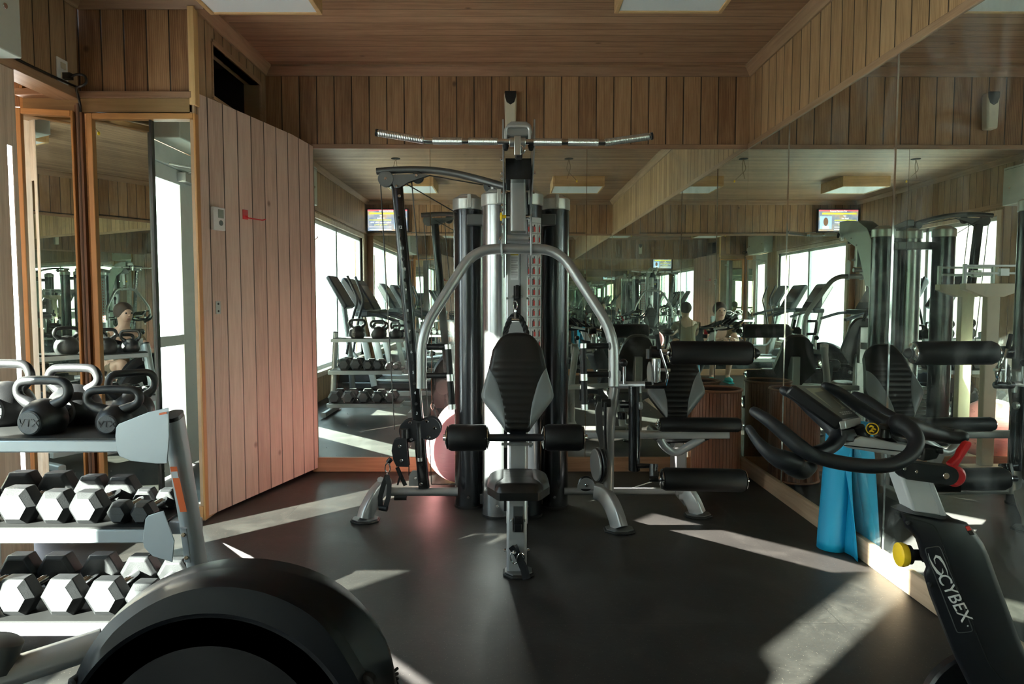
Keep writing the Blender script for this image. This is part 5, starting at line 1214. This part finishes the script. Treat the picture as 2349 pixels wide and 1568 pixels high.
# white telescopic post
m = MB(); m.prism([W(2057, 1066, YSH+.02), W(2134, 1080, YSH+.02), W(2177, 1188, YSH+.02), W(2096, 1176, YSH+.02)], (0, .055, 0)); wp = m.build('telescopic_post', M_whitem, K, bev=.006)
m = MB(); m.prism([W(2124, 1085, YSH+.0185), W(2133, 1087, YSH+.0185), W(2170, 1188, YSH+.0185), W(2159, 1186, YSH+.0185)], (0, .001, 0)); m.build('grey_stripe', M_labelg, wp, ang=0)
# resistance knob
ck = W(2062, 1271, YSH+.05); m = MB(); m.lathe([(.018, 0), (.0255, .003), (.0265, .010), (.024, .018), (.018, .020), (0, .020)], ck+Vector((-.004, 0, 0)), (1, -.05, -.02), 30); kk = m.build('resistance_knob', M_yellow, K); kk['label'] = 'yellow and black resistance knob'
m = MB(); m.lathe([(.012, 0), (.020, .002), (.021, .014), (.012, .018), (.012, .04), (.015, .041), (.015, .05), (.012, .052), (.012, .075)], ck+Vector((.010, 0, 0)), (1, -.05, -.02), 30); m.build('knob_shaft', M_black, kk)
# slider, clamp, side plate, red lever
m = MB(); m.prism([W(1940, 1016, 1.44), W(1976, 1001, 1.44), W(2065, 1018, 1.44), (W(2128, 1030, 1.44)), W(2128, 1052, 1.44), W(2060, 1046, 1.44), W(1944, 1027, 1.44)], (0, .05, 0)); m.build('slide_rail', M_whitem, K, bev=.003)
m = MB(); m.sweep([W(1936, 1021, 1.438), W(2062, 1034, 1.438), W(2120, 1043, 1.438)], [(-.001, -.001), (.001, -.001), (.001, .001), (-.001, .001)]); m.build('rail_seam', M_black, K)
m = MB(); m.prism([W(2120, 1026, 1.43), W(2163, 1029, 1.43), W(2150, 1053, 1.43), (W(2118, 1058, 1.43))], (0, .07, 0)); m.prism([W(2148, 1027, 1.425), W(2166, 1028, 1.425), W(2166, 1042, 1.425), W(2150, 1040, 1.425)], (0, .03, 0)); m.build('rail_clamp', M_black, K, bev=.003)
m = MB()
cap = [W(2062, 1066, 1.40), W(2075, 1059, 1.40), W(2180, 1070, 1.40)] + [W(2176+24*math.cos(a), 1091-22*math.sin(a), 1.40) for a in [math.radians(80-k*20) for k in range(9)]] + [W(2080, 1099, 1.40), W(2072, 1092, 1.40)]
m.prism(cap, (0, .03, 0)); sp_ = m.build('side_plate', M_blackm, K, bev=.004)
m = MB()
for px, py, rr in ((2075, 1075, .0035), (2102, 1081, .0035), (2170, 1091, .007)): m.disc(W(px, py, 1.399), (0, 1, 0), rr, .004, 14)
m.build('bolt', M_chrome, sp_)
m = MB(); m.disc(W(2186, 1090, 1.45), (0, 1, 0), .0225, .03, 28); lv = m.build('lever_hub', M_red, K); lv['label'] = 'red lever hub'
m = MB(); m.prism([W(2180, 1066, 1.445), W(2194, 1078, 1.445), W(2212, 1050, 1.445), W(2228, 1026, 1.445), W(2232, 1017, 1.445), W(2227, 1012, 1.445), W(2219, 1016, 1.445), W(2206, 1034, 1.445), W(2200, 1048, 1.445)], (0, .02, 0)); lv = m.build('red_lever', M_red, K, bev=.004)
m = MB(); m.cyl(W(2140, 1106, 1.52), W(2200, 1106, 1.5), .022, 20); m.build('rear_knob', M_black, K)
# console
def nq(a, b, c): return (b-a).cross(c-a).normalized()
A_, B_, C_, D_ = W(1818, 880, 1.40), W(1880, 880, 1.54), W(1975, 957, 1.50), W(1938, 965, 1.37)
nn = nq(A_, D_, C_); nn = nn if nn.z > 0 else -nn
m = MB(); m.prism([A_, B_, C_, D_], nn*-.028); cs = m.build('console', M_black, K, bev=.006)
def onq(u, v, off=.0006): return (A_.lerp(B_, u)).lerp(D_.lerp(C_, u), v) + nn*off
m = MB(); m.bm.faces.new([m.bm.verts.new(onq(*q)) for q in ((.22, .13), (.80, .13), (.80, .72), (.22, .72))]); m.build('display', M_lcd, cs, ang=0)
m = MB()
for i in range(5):
    u0 = .24+i*.115; 
    for (a, b, c_, d_) in ((u0, .80, u0+.09, .81), (u0, .86, u0+.09, .87), (u0, .80, u0+.012, .87), (u0+.078, .80, u0+.09, .87)): m.bm.faces.new([m.bm.verts.new(onq(*q, .0012)) for q in ((a, b), (c_, b), (c_, d_), (a, d_))])
m.build('button_outlines', M_labelw, cs, ang=0)
m = MB(); m.prism([W(1938, 963, 1.368), W(1975, 956, 1.495), W(1975, 973, 1.49), W(1942, 983, 1.365)], (-.012, .0, -.003)); m.build('console_lip', M_gray, cs, bev=.002)
m = MB(); m.tube([W(1965, 975, 1.47), W(1968, 990, 1.47), W(1985, 1004, 1.47)], .016, 12); m.prism([W(1932, 985, 1.42), W(1960, 983, 1.45), W(1975, 1015, 1.45), W(1930, 1012, 1.42)], (0, .05, 0)); m.build('console_mount', M_black, K, bev=.003)
m = MB(); c = W(2001, 983, 1.44); m.disc(c, (.35, 1, -.2), .0125, .006, 24); kb_ = m.build('round_badge', M_black, K)
m = MB()
for (px, py) in ((1998, 978), (2003, 984), (1999, 989)): m.tube([W(px-4.5, py+1, 1.434), W(px, py-2, 1.434), W(px+5, py+1, 1.436)], .0021, 8, .004)
m.torus(W(2001, 983, 1.435), (.35, 1, -.2), .0118, .0012, 24, 6); m.build('badge_pattern', M_yellow, kb_)
m = MB(); m.lathe([(.026, 0), (.022, .006), (.013, .012), (.011, .03), (.013, .032), (.013, .038), (0, .04)], W(2028, 1013, 1.47), (0, -.1, 1), 26); m.build('brake_knob', M_black, K)
# handlebar tubes
def bar(pts, rs, name='handlebar'):
    P = [W(a, b, c) for a, b, c in pts]; n = len(P)
    # resample with Catmull-Rom
    out, sc_ = [], []
    for i in range(n-1):
        p0, p1, p2, p3 = P[max(0, i-1)], P[i], P[i+1], P[min(n-1, i+2)]
        for k in range(6):
            u = k/6; out.append(.5*((2*p1)+(p2-p0)*u+(2*p0-5*p1+4*p2-p3)*u*u+(3*p1-p0-3*p2+p3)*u**3)); sc_.append(rs[i]+(rs[i+1]-rs[i])*u)
    out.append(P[-1]); sc_.append(rs[-1])
    # rounded ends
    d0, d1 = (out[0]-out[1]).normalized(), (out[-1]-out[-2]).normalized(); r0, r1 = sc_[0], sc_[-1]
    out = [out[0]+d0*r0*.9, out[0]+d0*r0*.6] + out + [out[-1]+d1*r1*.6, out[-1]+d1*r1*.9]; sc_ = [r0*.25, r0*.75] + sc_ + [r1*.75, r1*.25]
    m = MB(); m.sweep(out, [(math.cos(2*PI*k/22), math.sin(2*PI*k/22)) for k in range(22)], scales=sc_); return m.build(name, M_blackm if False else M_bar, K, ang=60)
M_bar = plain('handlebar_rubber', (.009, .010, .013), .5, spec=.35, bump=.25, bscale=900)
R_ = .0148
bar([(1730, 943, 1.40), (1765, 966, 1.38), (1800, 995, 1.37), (1835, 1025, 1.36), (1870, 1046, 1.36), (1935, 1062, 1.36), (2008, 1069, 1.36), (2058, 1061, 1.37), (2090, 1040, 1.385), (2102, 1012, 1.40), (2088, 986, 1.42), (2062, 970, 1.44)], [.0105, .013, R_, .0165, R_, R_, R_, R_, R_, .016, .018, .022])
bar([(1718, 982, 1.38), (1735, 1008, 1.37), (1760, 1034, 1.36), (1790, 1052, 1.36), (1822, 1062, 1.37)], [.008, .010, .014, .020, .022])
bar([(1795, 1045, 1.36), (1818, 1066, 1.37), (1840, 1078, 1.39), (1862, 1070, 1.40)], [.014, .022, .019, .012])
bar([(1798, 895, 1.50), (1830, 910, 1.49), (1868, 945, 1.48), (1905, 978, 1.46), (1922, 1000, 1.44), (1905, 1024, 1.42), (1870, 1040, 1.38)], [.0105, .013, R_, .016, .018, R_, R_])
bar([(1893, 886, 1.56), (1925, 900, 1.56), (1975, 935, 1.55), (2025, 965, 1.53), (2060, 980, 1.50)], [.011, .013, .014, .014, .016])
bar([(1962, 908, 1.64), (1990, 920, 1.63), (2030, 948, 1.61), (2066, 968, 1.58), (2090, 980, 1.54)], [.012, .014, .014, .015, .018])
bar([(2060, 975, 1.46), (2090, 982, 1.48), (2125, 990, 1.49), (2160, 998, 1.50), (2185, 1003, 1.50), (2208, 1002, 1.50)], [.024, .026, .019, .0155, .0145, .0135])
bar([(2100, 986, 1.56), (2140, 990, 1.60), (2190, 995, 1.62), (2208, 1000, 1.56), (2200, 1004, 1.52)], [.016, .013, .013, .013, .013])
# the rest of the bike, outside the frame
m = MB(); m.tube([(1.05, 1.48, .28), (1.35, 1.3, .30), (1.30, .95, .45), (1.28, .92, .75)], .03, 14, .1); m.bb(.85, 1.35, 1.40, 1.56, .02, .07); m.bb(.95, 1.4, .80, .88, .02, .07); m.tube([(1.1, 1.48, .05), (1.2, .85, .05)], .03, 12); m.build('base_frame', M_blackm, K, bev=.005)
m = MB(); m.disc((1.16, 1.62, .18), (0, 1, 0), .15, .03, 48); m.build('flywheel', M_blacks, K)
m = MB(); m.sph((1.28, .9, .80), .12, (.7, 1.1, .35)); m.build('saddle', M_vinyl, K)
# ------------------------------------------------------------------ treadmills behind the camera
def treadmill():
    t = thing('treadmill', (0, 0, 0), 'treadmill', 'treadmill', 'treadmills facing the windows')
    def p(o): o.parent = t; return o
    m = MB(); m.bb(-.85, .80, -.36, .36, .05, .15); m.bb(-.8, -.7, -.3, .3, 0, .05); m.bb(.65, .75, -.3, .3, 0, .05); p(m.build('deck', M_blackm, bev=.02))
    m = MB(); m.bb(-.45, .79, -.25, .25, .152, .158); p(m.build('belt', M_rubber))
    m = MB(); m.bb(-.45, .8, -.35, -.27, .15, .175); m.bb(-.45, .8, .27, .35, .15, .175); p(m.build('side_rail', M_gray, bev=.006))
    m = MB(); m.prism([(-.90, -.35, .06), (-.88, -.35, .24), (-.72, -.35, .31), (-.50, -.35, .28), (-.43, -.35, .16)], (0, .70, 0)); p(m.build('motor_hood', M_blackm, bev=.02))
    for s_ in (-1, 1):
        m = MB(); m.sweep([(-.42, s_*.37, .10), (-.62, s_*.37, 1.05)], rrect(.08, .05, .015), up=(0, 1, 0)); p(m.build('upright', M_gray))
        m = MB(); m.tube([(-.60, s_*.36, 1.02), (-.35, s_*.36, 1.00), (-.10, s_*.36, .92)], .022, 14, .08); p(m.build('handrail', M_blackm))
    m = MB(); m.bb(-.66, -.48, -.40, .40, .98, 1.06); p(m.build('console_tray', M_blackm, bev=.02))
    m = MB(); m.prism([(-.87, -.26, 1.42), (-.85, -.26, 1.48), (-.80, -.26, 1.485), (-.75, -.26, 1.42), (-.54, -.26, 1.06), (-.60, -.26, 1.02), (-.66, -.26, 1.05)], (0, .52, 0)); c_ = p(m.build('console', M_blackm, bev=.03))
    m = MB(); d = Vector((.24, 0, -.39)).normalized(); o = Vector((-.775, 0, 1.44)); 
    m.prism([o+d*.05+Vector((.006, -.22, .004)), o+d*.05+Vector((.006, .22, .004)), o+d*.33+Vector((.006, .22, .004)), o+d*.33+Vector((.006, -.22, .004))], (.004, 0, .003)); s2 = m.build('screen', plain('dark_screen', (.01, .012, .014), .15)); s2.parent = c_
    return t
T_ = treadmill()
spots = ((-1.30, .34, 'treadmill nearest the elliptical trainer, facing the windows'), (-1.35, -.52, 'treadmill nearer the rear mirror wall, facing the windows'), (-1.35, -1.07, 'treadmill'))
T_.location = (spots[0][0], spots[0][1], 0); T_['label'] = spots[0][2]
for x, y, l in spots[1:2]:
    c = copy_tree(T_); c.location = (x, y, 0); c['label'] = l
# ------------------------------------------------------------------ television on the rear wall
TV = thing('television', (-1.9, YR+.06, 2.37), 'flat television with a colourful notice, high in the rear corner, seen in the mirrors', 'television')
tx0, tx1, tz0, tz1 = -2.22, -1.57, 2.25, 2.62
m = MB(); m.bb(tx0, tx1, YR+.05, YR+.10, tz0, tz1); m.build('casing', M_black, TV, bev=.004)
m = MB(); m.bb(tx0+.25, tx1-.25, YR, YR+.05, tz0+.1, tz1-.1); m.build('wall_bracket', M_grayd, TV)
def tv_mat():
    s = NT('tv_picture'); vec, o = s.obj(); n1 = s.noise(vec, 6, 3, .6)
    c = s.ramp(n1, [(.3, (.10, .16, .30)), (.5, (.30, .32, .38)), (.62, (.5, .35, .25)), (.75, (.15, .25, .12))]); s.b.inputs['Base Color'].default_value = (0, 0, 0, 1)
    s.set(s.b.inputs['Emission Color'], c); s.b.inputs['Emission Strength'].default_value = 1.3; return s.m
def emit(n_, c, k): return plain(n_, c, .5, emit=(c, k))
scr = MB().bb(tx0+.018, tx1-.018, YR+.100, YR+.1015, tz0+.022, tz1-.018).build('screen', tv_mat(), TV, ang=0)
yq = YR+.1025
# seen from the room the picture's left is at larger x
def tvbox(x0, x1, z0, z1, c, n_, k=1.3, dy=0): 
    return MB().bb(tx1-.018-x1*(tx1-tx0-.036), tx1-.018-x0*(tx1-tx0-.036), yq+dy, yq+.0006+dy, tz0+.022+z0*(tz1-tz0-.04), tz0+.022+z1*(tz1-tz0-.04)).build(n_, emit(n_, c, k), scr, ang=0)
tvbox(0, 1, .93, 1, (.6, .12, .15), 'red_banner'); tvbox(.03, .33, .10, .70, (.35, .5, .8), 'portrait_background')
tvbox(.10, .26, .10, .24, (.75, .8, .9), 'portrait_shirt', dy=.001)
m = MB(); m.prism([(tx1-.018-(.18+.062*math.cos(a))*(tx1-tx0-.036), yq+.001, tz0+.022+(.44+.20*math.sin(a))*(tz1-tz0-.04)) for a in [2*PI*k/20 for k in range(20)]], (0, .0006, 0)); m.build('portrait_face', emit('portrait_face', (.16, .08, .05), 1.2), scr, ang=0)
FMt = lambda x, z: frame_mat(Vector((tx1-.018-x*(tx1-tx0-.036), yq+.0012, tz0+.022+z*(tz1-tz0-.04))), (-1, 0, 0), (0, 0, 1))
ew, ey = emit('text_white', (.9, .9, .9), 1.6), emit('text_yellow', (.9, .85, .1), 1.6)
for z, s_, t_, mm in ((.60, .030, 'Ext Road', ew), (.40, .032, 'Friday August 14th, 2020', ew), (.29, .028, 'Officiating: Bishop', ey)):
    text('notice_line', t_, s_, mm, scr, FMt(.67, z), .0003)
text('notice_line', 'Funeral Service For', .034, ew, scr, FMt(.5, .94), .0003); text('notice_line', 'Age', .028, ew, scr, FMt(.66, .72), .0003)
for k, (z0, z1, c_) in enumerate(((.78, .86, (.9, .85, .1)), (.495, .53, (.9, .85, .1)), (.17, .21, (.9, .9, .9)), (.06, .10, (.9, .9, .9)))): tvbox(.40 if k else .08, .96, z0, z1, c_, 'text_bar', .9)
m = MB(); m.tube([(tx1-.05, YR+.03, tz0+.02), (tx1+.1, YR+.02, 2.255), (tx1+.9, YR+.02, 2.25), (1.2, YR+.02, 2.25)], .006, 8, .05); tag(m.build('television_cable', M_cable), 'black cable running from the television along the rear mirror trim', 'cable')
# ------------------------------------------------------------------ the person by the camera
def skin(name, chains, m_, parent, sub=2):
    """chains: list of (points with radii); the first point of every later chain may repeat an earlier point"""
    verts, rad_, edges, idx = [], [], [], {}
    for ch in chains:
        prev = None
        for x, y, z, r in ch:
            key = (round(x, 4), round(y, 4), round(z, 4))
            if key not in idx: idx[key] = len(verts); verts.append((x, y, z)); rad_.append(r)
            i = idx[key]
            if prev is not None and prev != i: edges.append((prev, i))
            prev = i
    me = bpy.data.meshes.new(name); me.from_pydata(verts, edges, []); o = bpy.data.objects.new(name, me); COL.objects.link(o)
    sm = o.modifiers.new('skin', 'SKIN'); sm.use_smooth_shade = True
    if not me.skin_vertices: 
        bpy.context.view_layer.objects.active = o; bpy.ops.mesh.customdata_skin_add()
    for i, r in enumerate(rad_):
        rr = r if isinstance(r, tuple) else (r, r); me.skin_vertices[0].data[i].radius = rr
    me.skin_vertices[0].data[0].use_root = True
    s_ = o.modifiers.new('sub', 'SUBSURF'); s_.levels = sub; s_.render_levels = sub
    me.materials.append(m_); attach(o, parent); return o
px_, py_ = .2, -.45
PR = thing('person', (px_, py_, 0), 'person crouching in teal shoes with bare lower legs, seen in the corner mirrors', 'person')
M_skin = plain('skin', (.55, .33, .24), .5); M_shirt = plain('tan_shirt', (.24, .17, .10), .85); M_short = plain('brown_shorts', (.16, .11, .07), .85); M_shoe = plain('teal_shoe', (.02, .32, .32), .6); M_hair = plain('brown_hair', (.05, .03, .02), .7)
X, Yp = px_, py_
body = [[(X, Yp-.24, .33, .14), (X, Yp-.22, .50, .115), (X, Yp-.15, .68, .135), (X, Yp-.09, .80, .115), (X, Yp-.05, .88, .055), (X, Yp-.03, .93, .06), (X, Yp-.02, 1.01, .09), (X, Yp-.03, 1.08, .075)]]
HANDS = []
for s_ in (-1, 1):
    body.append([(X, Yp-.24, .33, .14), (X+s_*.11, Yp-.16, .36, .098), (X+s_*.13, Yp+.14, .50, .064), (X+s_*.12, Yp+.10, .36, .054), (X+s_*.115, Yp+.0, .10, .034), (X+s_*.12, Yp+.08, .05, .034), (X+s_*.125, Yp+.16, .035, .028)])
    h_ = (X+s_*.07, Yp+.30, .66)
    body.append([(X, Yp-.09, .80, .115), (X+s_*.17, Yp-.08, .78, .056), (X+s_*.22, Yp+.08, .60, .044), (X+s_*.10, Yp+.24, .64, .032), (*h_, .026)]); HANDS.append((s_, h_))
bd = skin('body', body, M_skin, PR)
sleeves = [[(X, Yp-.24, .38, .148), (X, Yp-.22, .50, .132), (X, Yp-.15, .68, .148), (X, Yp-.09, .80, .120)]]
for s_ in (-1, 1): sleeves.append([(X, Yp-.09, .80, .120), (X+s_*.17, Yp-.08, .78, .066), (X+s_*.20, Yp+.01, .68, .058)])
skin('shirt', sleeves, M_shirt, PR)
skin('shorts', [[(X, Yp-.25, .40, .15), (X, Yp-.24, .33, .152), (X-.11, Yp-.16, .36, .108), (X-.126, Yp+.04, .455, .085)], [(X, Yp-.24, .33, .152), (X+.11, Yp-.16, .36, .108), (X+.126, Yp+.04, .455, .085)]], M_short, PR)
hy_, hz_ = Yp-.035, 1.055
m = MB(); m.sph((X, hy_-.005, hz_+.012), .106, (.95, 1.05, 1.0)); m.build('hair', M_hair, PR)
m = MB(); m.sph((X, hy_+.03, hz_-.02), .088, (.85, 1.0, 1.15)); m.lathe([(.012, 0), (.007, .03), (0, .035)], (X, hy_+.105, hz_-.035), (0, 1, .1), 12); m.build('face', M_skin, PR)
m = MB(); m.sph((X-.032, hy_+.112, hz_-.01), .010); m.sph((X+.032, hy_+.112, hz_-.01), .010); m.build('eyes', M_black, PR)
m = MB(); m.sph((X, hy_+.108, hz_-.075), .02, (1.2, .4, .3)); m.build('mouth', plain('lips', (.4, .15, .13), .5), PR)
for s_, (hx, hy, hz) in HANDS:
    ch = [[(hx, hy, hz, .026), (hx-s_*.01, hy+.04, hz, (.034, .018)), (hx-s_*.02, hy+.075, hz-.005, (.034, .015))]]
    for k in range(4): ch.append([(hx-s_*.02, hy+.075, hz-.005, (.034, .015)), (hx-s_*.022+(k-1.5)*.018, hy+.10, hz-.01, .009), (hx-s_*.026+(k-1.5)*.019, hy+.128-.005*abs(k-1.5), hz-.03, .008), (hx-s_*.028+(k-1.5)*.019, hy+.135-.008*abs(k-1.5), hz-.055, .007)])
    ch.append([(hx-s_*.01, hy+.04, hz, (.034, .018)), (hx-s_*.045, hy+.05, hz+.008, .011), (hx-s_*.062, hy+.075, hz+.004, .009), (hx-s_*.066, hy+.092, hz-.006, .008)])
    skin('hand', ch, M_skin, PR, 1)
for s_ in (-1, 1):
    m = MB(); m.sph((X+s_*.12, Yp+.05, .045), .05, (.95, 2.6, .95)); m.bb(X+s_*.12-.045, X+s_*.12+.045, Yp-.08, Yp+.18, .0, .022); m.build('shoe', M_shoe, PR, bev=.01)

# ------------------------------------------------------------------ give every separate piece its own object
def split_loose(o):
    me = o.data; bm = bmesh.new(); bm.from_mesh(me); bm.verts.ensure_lookup_table(); seen = {}; isl = []
    for v in bm.verts:
        if v.index in seen: continue
        st = [v]; cur = []; seen[v.index] = len(isl)
        while st:
            q = st.pop(); cur.append(q.index)
            for e_ in q.link_edges:
                w = e_.other_vert(q)
                if w.index not in seen: seen[w.index] = len(isl); st.append(w)
        isl.append(cur)
    if len(isl) < 2: bm.free(); return
    for k in range(len(isl)):
        b2 = bm.copy(); b2.verts.ensure_lookup_table()
        bmesh.ops.delete(b2, geom=[v for v in b2.verts if seen[v.index] != k], context='VERTS')
        if k == 0: nm = me; b2.to_mesh(me)
        else:
            nm = bpy.data.meshes.new(me.name); b2.to_mesh(nm)
            for mt in me.materials: nm.materials.append(mt)
            c = o.copy(); c.data = nm; COL.objects.link(c)
        b2.free()
    bm.free()
SPLIT = ('rim', 'pin_hole', 'post_block', 'backrest_side_panel', 'seat_side_panel', 'tower_crossbeam', 'grip_collar', 'roller_cap', 'bolt', 'neck_bolts', 'handle_washer', 'pulley', 'end_cap', 'base_frame', 'button', 'cable_stop', 'floor_beam', 'screw', 'pin_shaft', 'cross_tube', 'pulley_cover', 'boom_gusset', 'carriage_plate', 'pulley_housing', 'socket', 'rail_clamp', 'side_rail', 'vent_slot', 'eyes')
for o in list(COL.objects):
    if o.type == 'MESH' and o.parent is not None and o.name.split('.')[0] in SPLIT and not any(c.type == 'MESH' for c in o.children): split_loose(o)
